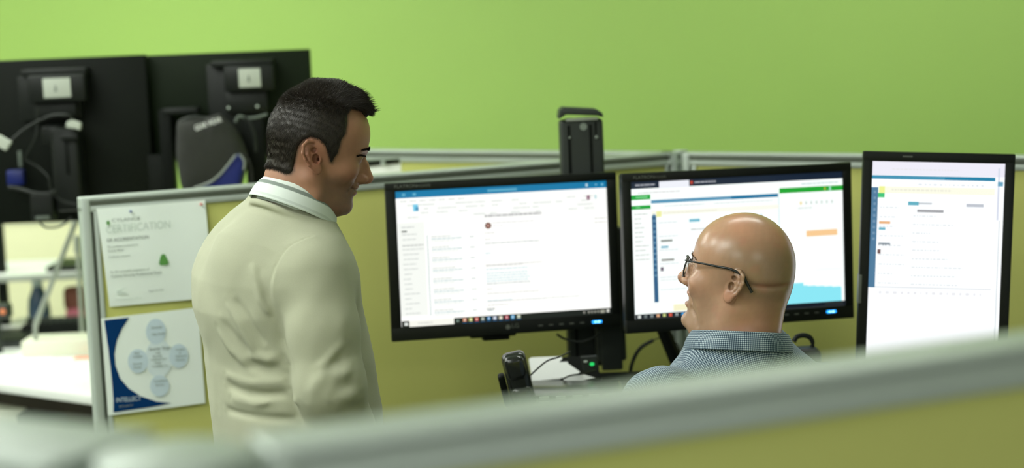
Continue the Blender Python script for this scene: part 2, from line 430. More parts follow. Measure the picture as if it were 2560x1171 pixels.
pin(327, 529, 'bluepin', 'small blue push pin at the top of the certificate')
pin(503, 511, 'redpin', 'small red push pin at the right corner of the certificate')

# ---------------------------------------------------------------- screens
def rects_mesh(name, rects, w, h, y, parent, m):
    """rects: (x0,y0,x1,y1,colour) in 0..1 from the top left, drawn on one mesh of thin layers"""
    vs, fs, cs = [], [], []
    for k, (x0, y0, x1, y1, c) in enumerate(rects):
        b = len(vs); yy = y - 0.000015*k
        for (u, v) in ((x0, y1), (x1, y1), (x1, y0), (x0, y0)): vs.append(((u-0.5)*w, yy, (0.5-v)*h))
        fs.append((b, b+1, b+2, b+3)); cs.append(c)
    me = bpy.data.meshes.new(name); me.from_pydata(vs, [], fs)
    at = me.color_attributes.new('Col', 'FLOAT_COLOR', 'CORNER')
    for i, p in enumerate(me.polygons):
        for li in p.loop_indices: at.data[li].color = cs[i]
    return link(name, me, m, parent)
def words_row(R_, x, y, h, length, c, rr, gap=0.0022):
    e = x+length; c = tuple(v*0.72+0.28 for v in c[:3])+(1,)
    while x < e:
        wv = min(rr.uniform(0.008, 0.03), e-x)
        R_.append((x, y, x+wv, y+h, c)); x += wv+gap
def K(r, g, b, s=1.0):
    q = lin(r, g, b); return (q[0]*s, q[1]*s, q[2]*s, 1)
def monitor(label, centre, yaw, tilt, roll, w, h, sw, sh, sy, rects, portrait=False, logo=True, led=None, model=None, z_off=0):
    mw = Matrix.Translation(centre) @ Matrix.Rotation(yaw, 4, 'Z') @ Matrix.Rotation(tilt, 4, 'X') @ Matrix.Rotation(roll, 4, 'Y')
    t = thing('computer_monitor', label, 'monitor', mw=mw)
    # housing behind, and a bezel frame with a raised lip
    MB().box((-w/2+0.002, 0.006, -h/2+0.002), (w/2-0.002, 0.030, h/2-0.002), 0.005, seg=3).box((-w*0.36, 0.028, -h*0.36), (w*0.36, 0.056, h*0.34), 0.012, seg=3).build('back_housing', MT['black'], t)
    x0, x1, z0, z1 = -sw/2, sw/2, sy-sh/2, sy+sh/2
    b = MB()
    for lo, hi in (((-w/2, -0.004, z1), (w/2, 0.012, h/2)), ((-w/2, -0.004, -h/2), (w/2, 0.012, z0)), ((-w/2, -0.004, z0-0.004), (x0, 0.012, z1+0.004)), ((x1, -0.004, z0-0.004), (w/2, 0.012, z1+0.004))):
        b.box(lo, hi, 0.0025, seg=2)
    b.build('bezel', MT['black'], t)
    s = rects_mesh('screen', rects, sw, sh, 0.0, t, MT['scr'])
    s.location = (0, 0.0005, sy)
    return t, mw
# screen 1: mail program
rr = random.Random(3)
WHT = K(255, 255, 251, 1.10)
r1 = [(0, 0, 1, 1, WHT), (0, 0, 1, 0.052, K(0, 120, 168))]
r1 += [(0.03, 0.017, 0.045, 0.036, K(90, 170, 200)), (0.08, 0.017, 0.095, 0.036, K(90, 170, 200)), (0.43, 0.02, 0.57, 0.036, K(90, 170, 200)), (0.9, 0.015, 0.91, 0.035, K(200, 230, 240)), (0.945, 0.02, 0.955, 0.03, K(120, 190, 215)), (0.975, 0.018, 0.985, 0.034, K(120, 190, 215))]
r1 += [(0, 0.052, 1, 0.235, K(252, 253, 250, 1.05)), (0, 0.235, 0.128, 0.925, K(248, 251, 245))]
for x in np.arange(0.02, 0.33, 0.045): words_row(r1, x, 0.07, 0.012, 0.03, K(215, 220, 215), rr)
for k in range(46):
    x = rr.uniform(0.02, 0.92); y = rr.choice((0.10, 0.13, 0.16, 0.19))
    words_row(r1, x, y, 0.013, rr.uniform(0.02, 0.06), K(222, 228, 222), rr)
r1 += [(0.078, 0.10, 0.102, 0.152, K(120, 205, 235)), (0.09, 0.12, 0.104, 0.15, K(70, 150, 190)), (0.902, 0.1, 0.918, 0.135, K(150, 110, 130)), (0.94, 0.1, 0.95, 0.13, K(190, 220, 225))]
words_row(r1, 0.02, 0.26, 0.012, 0.06, K(200, 205, 200), rr)
r1.append((0.02, 0.29, 0.045, 0.303, K(130, 135, 130)))
for k, y in enumerate(np.arange(0.315, 0.90, 0.0365)):
    if k in (2,): continue
    words_row(r1, 0.02+0.002*(k % 3), y, 0.010, rr.uniform(0.03, 0.08) if k != 3 else 0.1, K(200, 206, 200), rr)
words_row(r1, 0.02, 0.395, 0.012, 0.1, K(175, 180, 175), rr)
r1.append((0.137, 0.33, 0.1405, 0.93, K(150, 180, 185)))
for k, y in enumerate(np.arange(0.34, 0.93, 0.078)):
    words_row(r1, 0.155, y, 0.011, rr.uniform(0.08, 0.11), K(205, 212, 207), rr)
    words_row(r1, 0.155, y+0.018, 0.011, 0.145, K(178, 203, 205), rr)
    words_row(r1, 0.155, y+0.036, 0.010, rr.uniform(0.1, 0.145), K(228, 233, 229), rr)
    words_row(r1, 0.335, y+0.014, 0.012, 0.025, K(200, 210, 210), rr)
words_row(r1, 0.41, 0.205, 0.018, 0.27, K(165, 165, 165), rr)
r1 += [(0.41+0.003*k, 0.286-0.024*math.sqrt(1-((k-4.5)/5)**2), 0.41+0.003*(k+1), 0.286+0.024*math.sqrt(1-((k-4.5)/5)**2), K(110, 62, 48)) for k in range(10)]
r1 += [(0.419, 0.275, 0.431, 0.297, K(190, 150, 140))]
words_row(r1, 0.445, 0.262, 0.011, 0.2, K(222, 222, 222), rr)
words_row(r1, 0.445, 0.285, 0.010, 0.05, K(228, 228, 228), rr)
for y, l, c in ((0.345, .05, 0), (0.395, .03, 0), (0.425, .26, 1), (0.5, .03, 2), (0.59, .27, 0), (0.60, .18, 0), (0.625, .2, 2), (0.655, .2, 2), (0.675, .2, 2), (0.695, .21, 2), (0.715, .2, 2), (0.735, .21, 1), (0.775, .03, 0), (0.81, .25, 0), (0.865, .12, 2), (0.872, .28, 0), (0.90, .1, 0), (0.94, .03, 1)):
    words_row(r1, 0.405, y*0.97, 0.010, l, (K(212, 212, 208), K(180, 190, 190), K(185, 215, 222))[c], rr)
words_row(r1, 0.40, 0.965*0.93, 0.014, 0.04, K(160, 165, 160), rr)
words_row(r1, 0.93, 0.27, 0.011, 0.06, K(210, 212, 208), rr); words_row(r1, 0.93, 0.3, 0.011, 0.06, K(215, 215, 210), rr)
words_row(r1, 0.6, 0.845, 0.009, 0.25, K(210, 215, 212), rr)
TB = 0.955
r1 += [(0, TB, 1, 1, K(18, 24, 20)), (0.035, TB, 0.245, 1, K(250, 250, 240))]
words_row(r1, 0.075, TB+0.015, 0.014, 0.07, K(215, 215, 205), rr)
r1 += [(0.012, TB+0.012, 0.028, TB+0.034, K(235, 240, 235)), (0.256, TB+0.015, 0.268, TB+0.032, K(120, 140, 130))]
for k, c in enumerate(((230, 150, 110), (215, 215, 110), (225, 80, 60), (150, 160, 150), (40, 140, 205), (190, 200, 225), (220, 210, 190), (210, 70, 95), (90, 185, 240), (200, 210, 185))):
    x = 0.287+k*0.0285
    r1.append((x, TB+0.008, x+0.016, TB+0.032, K(*c))); r1.append((x-0.002, TB+0.039, x+0.018, TB+0.043, K(30, 100, 150)))
    r1.append((x+0.005, TB+0.014, x+0.011, TB+0.026, K(235, 235, 225)))
for x in (0.862, 0.885, 0.9, 0.915, 0.93): r1.append((x, TB+0.014, x+0.009, TB+0.030, K(150, 150, 140)))
r1 += [(0.945, TB+0.012, 0.967, TB+0.034, K(165, 165, 150)), (0.976, TB+0.01, 0.988, TB+0.032, K(225, 225, 215))]
c1 = (P(965, 450, 3.86)+P(1540, 430, 3.96)+P(1553, 825, 3.96)+P(975, 855, 3.86))/4
m1, m1w = monitor('wide black monitor showing a mail window, between the two men', c1, R(11), R(-2), R(0.5), 0.526, 0.353, 0.480, 0.302, 0.0065, r1)
def bez_text(t, body, x, z, size, xs=1, m='greylabel', align='LEFT'):
    return text_mesh('lettering', body, size, MT[m], t, Matrix.Translation((x, -0.0043, z)), 0.0001, align, xs)
bez_text(m1, 'FLATRON', -0.243, 0.163, 0.0105, 1.1); bez_text(m1, 'W2242PE', -0.194, 0.1635, 0.0080, 1.0)
bez_text(m1, 'LG', 0.008, -0.165, 0.013, 1.1)
lg = MB().cyl((0, -0.0042, -0.160), (0, -0.0045, -0.160), 0.0055, seg=24); lg.build('round_logo', MT['greylabel'], m1)
def leds(t, x, z, n=5):
    MB().box((x-0.0115, -0.0056, z-0.0030), (x+0.0115, -0.0036, z+0.0030), 0.0018).build('power_light', MT['bluelight'], t)
    MB().box((x-0.006, -0.0062, z-0.0013), (x-0.0015, -0.0054, z+0.0013)).box((x+0.001, -0.0062, z-0.0016), (x+0.0065, -0.0054, z+0.0016)).build('power_light_core', MT['cyanlight'], t)
    b = MB()
    for k in range(n): b.box((x-0.032-0.024*k-0.008, -0.0046, z-0.0012), (x-0.032-0.024*k+0.002, -0.0036, z+0.0012))
    b.build('buttons', MT['greylabel'], t)
leds(m1, 0.206, -0.1615)
MB().box((-0.085, 0.004, -0.182), (0.02, 0.03, -0.172), 0.003).box((-0.055, 0.006, -0.190), (0.005, 0.034, -0.176), 0.002).build('lower_bracket', MT['black2'], m1)
# screen 2: browser
r2 = [(0, 0, 1, 1, K(248, 254, 252, 1.08)), (0, 0, 1, 0.05, K(14, 30, 52)), (0.13, 0.005, 0.27, 0.055, K(240, 242, 250)), (0.275, 0.012, 0.287, 0.035, K(190, 60, 40))]
words_row(r2, 0.02, 0.018, 0.012, 0.09, K(90, 100, 120), rr); words_row(r2, 0.295, 0.018, 0.012, 0.1, K(80, 90, 110), rr)
words_row(r2, 0.03, 0.075, 0.012, 0.2, K(215, 215, 215), rr); words_row(r2, 0.8, 0.07, 0.013, 0.18, K(190, 215, 215), rr)
r2 += [(0.0, 0.095, 0.088, 0.130, K(28, 165, 62)), (0.0, 0.172, 0.088, 0.200, K(28, 165, 62)), (0.02, 0.105, 0.075, 0.118, K(110, 205, 130)), (0.02, 0.18, 0.04, 0.19, K(110, 205, 130)),
       (0.695, 0.10, 1.0, 0.138, K(30, 165, 50)), (0.91, 0.108, 0.918, 0.13, K(180, 180, 50)), (0.935, 0.105, 0.944, 0.134, K(160, 225, 200)),
       (0.09, 0.137, 0.69, 0.162, K(95, 155, 188)), (0.465, 0.137, 0.69, 0.162, K(0, 110, 155)), (0.10, 0.140, 0.69, 0.145, K(60, 130, 170)),
       (0.688, 0.137, 0.693, 0.80, K(215, 235, 238)), (0.092, 0.22, 0.112, 0.885, K(45, 95, 135)),
       (0.09, 0.218, 0.69, 0.25, K(252, 252, 238)), (0.113, 0.220, 0.137, 0.262, K(240, 240, 165)),
       (0.265, 0.290, 0.315, 0.312, K(125, 190, 210)), (0.55, 0.29, 0.59, 0.303, K(190, 215, 235)), (0.6, 0.285, 0.61, 0.305, K(160, 190, 215)),
       (0.13, 0.43, 0.185, 0.447, K(150, 155, 150)), (0.13, 0.475, 0.165, 0.492, K(130, 185, 205)), (0.13, 0.57, 0.19, 0.587, K(155, 155, 150)), (0.125, 0.63, 0.14, 0.66, K(120, 110, 125)),
       (0.82, 0.425, 0.97, 0.470, K(250, 205, 150)), (0.655, 0.862, 0.985, 0.966, K(140, 232, 246)), (0.655, 0.862-0.05, 0.80, 0.87, K(140, 232, 246)),
       (0.18, 0.91, 0.28, 0.958, K(248, 244, 205))]
for k in range(8): r2.append((0.655+0.04*k, 0.815+0.006*k, 0.70+0.04*k, 0.88, K(140, 232, 246)))
for k in range(12): r2.append((0.096, 0.24+0.04*k, 0.108, 0.257+0.04*k, K(95, 140, 170)))
for k in range(11): words_row(r2, 0.01, 0.23+0.033*k, 0.010, rr.uniform(0.03, 0.07), K(195, 200, 195), rr)
for k in range(5): words_row(r2, 0.12, 0.3+0.1*k, 0.010, 0.09, K(215, 225, 228), rr)
words_row(r2, 0.145, 0.23, 0.010, 0.25, K(232, 230, 205), rr); words_row(r2, 0.27, 0.36, 0.012, 0.09, K(185, 190, 190), rr)
words_row(r2, 0.15, 0.18, 0.010, 0.19, K(215, 225, 225), rr); words_row(r2, 0.38, 0.18, 0.010, 0.28, K(215, 225, 225), rr)
words_row(r2, 0.12, 0.72, 0.010, 0.18, K(222, 230, 230), rr); words_row(r2, 0.12, 0.79, 0.010, 0.19, K(218, 228, 230), rr)
words_row(r2, 0.78, 0.25, 0.010, 0.07, K(205, 215, 210), rr)
for k in range(7): r2.append((0.79+0.025*k, 0.205, 0.80+0.025*k, 0.23, K(240, 220, 160) if k == 0 else K(215, 225, 220)))
r2 += [(0.86, 0.72, 0.985, 0.723, K(225, 235, 235)), (0.0, 0.965, 1, 1, K(16, 22, 34)), (0.9, 0.97, 0.99, 0.99, K(40, 44, 46))]
for k, c in enumerate(((225, 230, 225), (110, 120, 120), (130, 140, 140), (225, 170, 130), (200, 210, 130), (225, 90, 70), (150, 160, 160), (60, 150, 215))):
    r2.append((0.012+k*0.029, 0.972, 0.026+k*0.029, 0.993, K(*c)))
c2 = (P(1547, 425, 3.79)+P(2135, 415, 3.91)+P(2138, 800, 3.91)+P(1560, 830, 3.79))/4
m2, m2w = monitor('wide black monitor showing a browser with cyan graph, behind the bald man\'s head', c2, R(13.5), R(-2), R(0.8), 0.536, 0.350, 0.494, 0.300, 0.0055, r2)
bez_text(m2, 'FLATRON', -0.243, 0.160, 0.0100, 1.1); bez_text(m2, 'W2242PE', -0.196, 0.1605, 0.0070, 1.0)
leds(m2, 0.212, -0.157)
# screen 3: portrait
r3 = [(0, 0, 1, 1, K(250, 253, 255, 1.08)), (0, 0, 1, 0.06, K(238, 236, 248)), (0, 0.062, 0.93, 0.078, K(60, 145, 180)), (0.55, 0.062, 0.93, 0.078, K(0, 125, 165)),
      (0.0, 0.115, 0.05, 0.56, K(75, 120, 155)), (0.06, 0.11, 0.93, 0.14, K(252, 252, 232)), (0.055, 0.11, 0.10, 0.142, K(240, 245, 150)), (0.05, 0.14, 0.10, 0.16, K(60, 195, 120)),
      (0.28, 0.176, 0.36, 0.192, K(95, 175, 195)), (0.36, 0.178, 0.46, 0.187, K(205, 210, 215)), (0.72, 0.18, 0.85, 0.194, K(190, 195, 205)),
      (0.065, 0.265, 0.15, 0.277, K(235, 180, 130)), (0.065, 0.292, 0.115, 0.304, K(110, 180, 200)), (0.065, 0.36, 0.155, 0.374, K(140, 150, 160)), (0.06, 0.39, 0.085, 0.41, K(120, 90, 90)),
      (0.35, 0.21, 0.55, 0.222, K(160, 160, 165)), (0.95, 0.02, 0.965, 0.25, K(215, 220, 235)), (0.95, 0.08, 0.99, 0.10, K(100, 160, 190)), (0.97, 0.25, 0.975, 0.86, K(190, 200, 205)), (0.05, 0.555, 0.93, 0.560, K(225, 228, 232))]
for k in range(9): words_row(r3, 0.07, 0.20+0.042*k, 0.007, rr.uniform(0.08, 0.2), K(222, 228, 232), rr, 0.008)
for k in range(9): words_row(r3, 0.32, 0.235+0.038*k, 0.007, rr.uniform(0.1, 0.4), K(222, 228, 232), rr, 0.008)
words_row(r3, 0.08, 0.575, 0.012, 0.8, K(228, 228, 234), rr, 0.03); words_row(r3, 0.15, 0.03, 0.007, 0.5, K(222, 220, 230), rr, 0.008)
words_row(r3, 0.15, 0.12, 0.008, 0.45, K(230, 228, 205), rr, 0.008); words_row(r3, 0.35, 0.095, 0.008, 0.5, K(215, 222, 230), rr, 0.02)
for k in range(9): r3.append((0.015, 0.13+0.026*k, 0.035, 0.142+0.026*k, K(110, 145, 175)))
d3 = 3.62
cT = (P(2165, 380, d3)+P(2537, 385, d3))/2
mr_ = R(-3.4)
hgt3 = 0.515
axis_dn = Vector((-math.sin(R(3.4)), 0, -math.cos(R(3.4))))
c3 = Vector(cT)+axis_dn*hgt3/2
m3, m3w = monitor('black portrait monitor at the far right, showing a mostly white page', c3, R(-3), R(-3), R(3.4), 0.312, hgt3, 0.272, 0.470, 0.002, r3)
MB().box((-0.1565, -0.0045, -0.06), (-0.1500, 0.02, 0.0), 0.001).build('side_button_strip', MT['greylabel'], m3)
MB().box((-0.075, -0.0046, 0.2465), (-0.055, -0.004, 0.2495)).build('bezel_scuff', MT['greylabel'], m3)

# ---------------------------------------------------------------- dual monitor column and work surface
colb = P(1478, 940, 4.02)
stand = thing('monitor_stand_column', 'tall charcoal monitor stand column rising between the two wide monitors', 'monitor stand', mw=Matrix.Translation((colb[0], 4.04, 0.98)) @ Matrix.Rotation(R(3), 4, 'Z'))
topz = P(1478, 300, 4.02)[2]-0.98
tx = P(1474, 300, 4.02)[0]-colb[0]
MB().box((-0.050, 0, 0), (0.050, 0.055, topz), 0.008, seg=3).build('column', MT['char'], stand)
s = MB()
for x in (-0.030, 0.020): s.box((x-0.003, -0.0015, 0.02), (x+0.003, 0.002, topz-0.012))
s.box((0.030, -0.0015, topz-0.035), (0.034, 0.002, topz-0.006))
s.build('slots', MT['black2'], stand)
MB().box((-0.036, -0.002, topz-0.002), (0.038, 0.02, topz+0.004), 0.001).build('light_strip', MT['label'], stand)
cp = MB().prism([(-0.052, 0.0), (-0.049, 0.020), (-0.040, 0.026), (0.035, 0.019), (0.048, 0.010), (0.050, 0.0), (0.036, 0.004), (-0.036, 0.010)], -0.012, 0.06, mw=Matrix.Translation((0, 0, topz+0.004)), bev=0.0015)
cp.build('top_cap', MT['char'], stand)
MB().cyl((0.004, -0.0015, topz-0.016), (0.004, 0.001, topz-0.016), 0.0085, seg=24).build('round_badge', MT['midgrey'], stand)
MB().sph((-0.0285, -0.002, topz-0.04), 0.003).sph((0.033, -0.002, topz-0.042), 0.004).build('screws', MT['midgrey'], stand)
# lower carriage
MB().box((0.012, -0.05, 0.02), (0.080, 0.0, 0.33), 0.006).box((0.022, -0.055, 0.0), (0.070, -0.045, 0.32), 0.004).build('carriage', MT['char'], stand)
MB().box((-0.25, -0.04, 0.20), (0.35, -0.015, 0.235), 0.004).build('crossbar', MT['black2'], stand)
def arm_pts(a, b): return a, b
br = P(1655, 825, 3.98); br2 = P(1698, 930, 3.98)
MB().tube([Vector(br)-Vector((stand.location)), Vector(br2)-Vector(stand.location), Vector(P(1705, 1010, 3.98))-Vector(stand.location)], 0.016, cr=False, seg=8, flat=1.0).build('angled_brace', MT['black2'], stand)
Z_DESK = 0.985
desk = thing('raised_work_surface', 'dark raised work surface under the monitors, holding phone and papers', 'desk', (0.35, 3.75, Z_DESK))
MB().box((-0.34, -0.30, -0.022), (0.36, 0.20, 0), 0.006).build('worktop', MT['black2'], desk)
for x in (-0.24, 0.26):
    MB().box((x-0.03, -0.03, -Z_DESK), (x+0.03, 0.03, -0.022), 0.004).build('leg', MT['char'], desk)
    MB().box((x-0.03, -0.28, -Z_DESK), (x+0.03, 0.2, -Z_DESK+0.03), 0.004).build('foot', MT['char'], desk)
# phone: handset stands at (1290,930), body to its right
ph = P(1335, 985, 3.60)
phone = thing('desk_phone', 'black desk telephone with glossy handset, left of the papers', 'telephone', (ph[0], ph[1], Z_DESK))
b = MB(); b.prism([(-0.055, 0), (0.20, 0), (0.20, 0.008), (0.185, 0.032), (-0.050, 0.042), (-0.058, 0.025)], -0.06, 0.10, bev=0.004).build('phone_body', MT['chargl'], phone)
k = MB()
for i in range(5):
    for j in range(3): k.box((0.01+0.034*i, -0.067+0.0, 0.010+0.011*j), (0.030+0.034*i, -0.0595, 0.016+0.011*j), 0.001)
k.build('keys', MT['keys'], phone)
def P_rel(px, py, Y, o): return Vector(P(px, py, Y))-Vector(o.location)
h0 = P_rel(1284, 890, 3.53, phone); h1 = P_rel(1305, 1000, 3.53, phone)
hs = MB()
Mh = Matrix.Translation((h0+h1)/2) @ Matrix.Rotation(R(-11), 4, 'Y') @ Matrix.Rotation(R(12), 4, 'X')
hs.box((-0.024, -0.016, -0.066), (0.026, 0.018, 0.056), 0.013, mw=Mh, seg=4)
hs.box((-0.021, -0.026, 0.002), (0.022, 0.006, 0.054), 0.013, mw=Mh, seg=4)
hs.box((-0.021, -0.026, -0.062), (0.022, 0.006, -0.014), 0.013, mw=Mh, seg=4)
hs.build('handset', MT['chargl'], phone)
MB().box((-0.040, -0.004, -0.060), (-0.026, 0.02, 0.012), 0.005, mw=Mh, seg=3).build('cradle', MT['black2'], phone)
MB().tube([P_rel(1325, 940, 3.6, phone), P_rel(1365, 905, 3.62, phone), P_rel(1398, 893, 3.66, phone), P_rel(1425, 880, 3.75, phone)], 0.0018).build('cord', MT['cable'], phone)
# papers in a tray
def rest(px, py, z): 
    q = ground(px, py, z); return q
def slab(name, label, cat, pts, Y, th, m, z=None):
    me = MB(); p0 = Vector(P(*pts[0], Y))
    return me
tray = thing('document_holder', 'dark sloped document holder with green light, leaning by the stand column', 'document holder', tuple(P(1470, 962, 3.80)[:2])+(Z_DESK,))
def face_poly(par, name, pts, Y, th, m, bev=0.001, tilt=0.0):
    o = Vector(par.location)
    vs = [Vector(P(x, y, Y + tilt*(960-y)/100.0)) - o for x, y in pts]
    bm = bmesh.new(); f = bm.faces.new([bm.verts.new(v) for v in vs]); bm.normal_update()
    n = f.normal.copy()
    if n.y > 0: n = -n
    r = bmesh.ops.extrude_face_region(bm, geom=[f])
    for v in r['geom']:
        if isinstance(v, bmesh.types.BMVert): v.co -= n*th
    bmesh.ops.recalc_face_normals(bm, faces=bm.faces[:])
    if bev: bmesh.ops.bevel(bm, geom=bm.edges[:], offset=bev, segments=2, affect='EDGES', profile=0.5)
    me = bpy.data.meshes.new(name); bm.to_mesh(me); bm.free()
    return link(name, me, MT[m], par)
face_poly(tray, 'backplate', [(1405, 893), (1490, 889), (1497, 925), (1505, 948), (1380, 965), (1340, 960)], 3.83, 0.008, 'black2', tilt=0.06)
face_poly(tray, 'clip_block', [(1452, 894), (1492, 891), (1498, 924), (1490, 930), (1460, 930)], 3.80, 0.015, 'char')
MB().sph(P_rel(1480, 911, 3.797, tray), 0.0048, sc=(1.1, 0.4, 0.85)).build('green_light', MT['greenlight'], tray)
MB().sph(P_rel(1464, 905, 3.797, tray), 0.0045, sc=(1.1, 0.4, 0.7)).build('silver_button', MT['keys'], tray)
pp = thing('paper_sheet', 'back white sheet with rounded corner leaning on the holder', 'paper', tuple(P(1400, 950, 3.80)[:2])+(Z_DESK,))
face_poly(pp, 'sheet', [(1322, 898), (1328, 894), (1400, 891), (1406, 896), (1398, 906), (1420, 905), (1400, 950), (1330, 953)], 3.815, 0.0008, 'paperw', 0, tilt=0.06)
pp = thing('paper_sheet', 'front white sheet cut at the corner, lying over the back sheet', 'paper', tuple(P(1400, 955, 3.76)[:2])+(Z_DESK,))
face_poly(pp, 'sheet', [(1368, 908), (1415, 906), (1450, 930), (1442, 938), (1400, 946), (1345, 953), (1330, 945)], 3.795, 0.0008, 'paperw', 0, tilt=0.06)
pp = thing('paper_sheet', 'small white slip low in front of the document holder', 'paper', tuple(P(1430, 955, 3.74)[:2])+(Z_DESK,))
face_poly(pp, 'sheet', [(1406, 944), (1460, 937), (1488, 945), (1440, 956), (1412, 956)], 3.73, 0.0008, 'paperw', 0, tilt=0.03)
# cables under the monitors
def cable(label, pts, r=0.0025, m='cable', name='cable'):
    o = MB().tube([P(*p) for p in pts], r).build(name, MT[m]); return tag(o, label, 'cable')
cable('black cable looping below the mail monitor near its power light', [(1392, 836, 3.93), (1412, 848, 3.93), (1450, 856, 3.93), (1482, 846, 3.94), (1500, 830, 3.95)], 0.0028)
cable('thick black cable arching right of the stand column', [(1572, 960, 4.0), (1580, 910, 4.0), (1600, 872, 4.0), (1634, 851, 4.0)], 0.0045)
cable('thin black cable under the browser monitor, above the thick arching one', [(1634, 851, 4.0), (1655, 846, 4.0), (1690, 858, 4.0), (1700, 880, 4.02)], 0.0014)
cable('black cable crossing the front of the papers to the holder', [(1402, 951, 3.72), (1425, 940, 3.72), (1455, 935, 3.74), (1488, 927, 3.78)], 0.0018)
# black bag handle seen past the right shoulder
bag = thing('black_bag', 'black bag with a loop handle behind the seated man\'s right shoulder', 'bag', (P(2010, 880, 3.7)[0], 3.70, Z_DESK))
MB().box((-0.045, -0.03, 0), (0.035, 0.03, P(2010, 868, 3.7)[2]-Z_DESK), 0.018, seg=4).build('bag_body', MT['black'], bag)
MB().tube([P_rel(*p, bag) for p in ((1984, 855, 3.7), (1992, 843, 3.7), (2010, 839, 3.7), (2026, 846, 3.7), (2032, 862, 3.7), (2024, 880, 3.7))], 0.0055, flat=0.7).build('loop_handle', MT['black'], bag)
# binder behind the middle rail
bx = P(930, 430, 4.72)
bind = thing('white_binder', 'white binder with black strip lying behind the rail, near the standing man\'s nose', 'binder', (0, 0, 0))
face_poly(bind, 'binder_cover', [(840, 426), (1001, 408), (1003, 450), (840, 470)], 4.72, 0.03, 'paperw')
face_poly(bind, 'black_strip', [(840, 408), (997, 398), (999, 409), (840, 424)], 4.715, 0.03, 'black')
MB().sph(P(958, 409, 4.70), 0.007, sc=(1, 0.6, 1)).build('ring_knob', MT['alu'], bind)
MB().box(tuple(P(840, 470, 4.70)-np.array([0, 0, 0.04])), tuple(P(1003, 440, 4.80))).build('lower_pages', MT['paper'], bind)
sh = thing('overhead_ledge', 'narrow ledge carrying the white binder behind the rail', 'shelf', (0, 0, 0))
zz = P(840, 470, 4.70)[2]-0.045
MB().box((P(830, 470, 4.7)[0], 4.62, zz-0.02), (P(1010, 440, 4.7)[0], 4.86, zz), 0.003).build('ledge_board', MT['white'], sh)
for x in (835, 1000): MB().box((P(x, 470, 4.7)[0]-0.008, 4.7, 0), (P(x, 470, 4.7)[0]+0.008, 4.75, zz-0.02)).build('support', MT['alu'], sh)

# ---------------------------------------------------------------- the neighbouring desk at the left
def pbox(mb, x0, y0, x1, y1, Y, depth, par=None, bev=0.002, seg=2, mi=0):
    """upright box whose front face spans the pixels at depth Y and which goes back by depth"""
    o = Vector(par.matrix_world.translation if par is not None else (0, 0, 0))
    if par is not None: o = Vector(par.location)
    c = Vector(P((x0+x1)/2, (y0+y1)/2, Y))-o
    hw = abs(x1-x0)*Y/FPX/2; hh = abs(y1-y0)*Y/FPX/2
    mb.box((c.x-hw, c.y, c.z-hh), (c.x+hw, c.y+depth, c.z+hh), min(bev, hw*0.45, hh*0.45, depth*0.45), seg=seg, mi=mi)
    return mb
def base_at(px, py, Y, z=0):
    q = P(px, py, Y); return (q[0], q[1], z)
D_L = 0.86
lm = thing('computer_monitor', 'black monitor seen from behind at the left edge, with cables and a white label', 'monitor', base_at(160, 555, 4.80, 1.27))
pbox(MB(), -120, 148, 376, 556, 4.80, 0.03, lm, 0.004).build('back_panel', MT['backpl'], lm)
m = MB(); pbox(m, 52, 172, 214, 190, 4.74, 0.06, lm, 0.004); pbox(m, 46, 190, 200, 300, 4.76, 0.04, lm, 0.004); m.build('mount_plate', MT['black'], lm)
m = MB(); pbox(m, 68, 188, 212, 256, 4.71, 0.05, lm, 0.006); pbox(m, 85, 256, 190, 292, 4.735, 0.05, lm, 0.004); m.build('mount_box', MT['black'], lm)
pbox(MB(), 108, 196, 176, 244, 4.7085, 0.002, lm, 0.0005).build('white_label', MT['label'], lm)
m = MB(); pbox(m, 137, 214, 141, 228, 4.7075, 0.001, lm, 0); pbox(m, 135, 226, 143, 229, 4.7075, 0.001, lm, 0); m.build('label_mark', MT['greylabel'], lm)
m = MB(); pbox(m, 130, 318, 200, 530, 4.70, 0.07, lm, 0.010, seg=3); pbox(m, 104, 316, 150, 366, 4.705, 0.06, lm, 0.006); pbox(m, 151, 335, 194, 352, 4.685, 0.02, lm, 0.005); m.build('tilt_bracket', MT['char'] if False else MT['black'], lm)
pbox(MB(), 163, 352, 170, 436, 4.695, 0.006, lm, 0.001).build('bracket_slot', MT['black2'], lm)
m = MB(); pbox(m, 76, 486, 132, 552, 4.68, 0.05, lm, 0.005); m.build('power_brick', MT['black'], lm)
pbox(MB(), 88, 541, 124, 549, 4.675, 0.01, lm, 0.002).build('brick_edge', MT['darkgrey'], lm)
pbox(MB(), 16, 426, 58, 463, 4.74, 0.03, lm, 0.003).build('video_plug', MT['blue'], lm)
pbox(MB(), 45, 378, 54, 418, 4.77, 0.01, lm, 0.001).build('port_strip', MT['darkgrey'], lm)
rmn = thing('computer_monitor', 'black monitor seen from behind with a green tinge, above the standing man\'s head', 'monitor', base_at(580, 470, 4.84, 1.42))
pbox(MB(), 368, 132, 780, 396, 4.84, 0.03, rmn, 0.004).build('back_panel', mat('green_tinged_black', (0.005, 0.011, 0.0025, 1), 0.55, spec=.15), rmn)
m = MB(); pbox(m, 526, 150, 680, 166, 4.77, 0.07, rmn, 0.004); pbox(m, 522, 160, 660, 400, 4.80, 0.04, rmn, 0.004); m.build('mount_plate', MT['black'], rmn)
m = MB(); pbox(m, 560, 164, 684, 228, 4.75, 0.05, rmn, 0.006); pbox(m, 565, 228, 668, 282, 4.775, 0.03, rmn, 0.004); m.build('mount_box', MT['black'], rmn)
pbox(MB(), 597, 172, 651, 218, 4.7485, 0.002, rmn, 0.0005).build('white_label', MT['label'], rmn)
m = MB(); pbox(m, 620, 190, 624, 203, 4.7475, 0.001, rmn, 0); pbox(m, 618, 201, 626, 204, 4.7475, 0.001, rmn, 0); m.build('label_mark', MT['greylabel'], rmn)
m = MB()
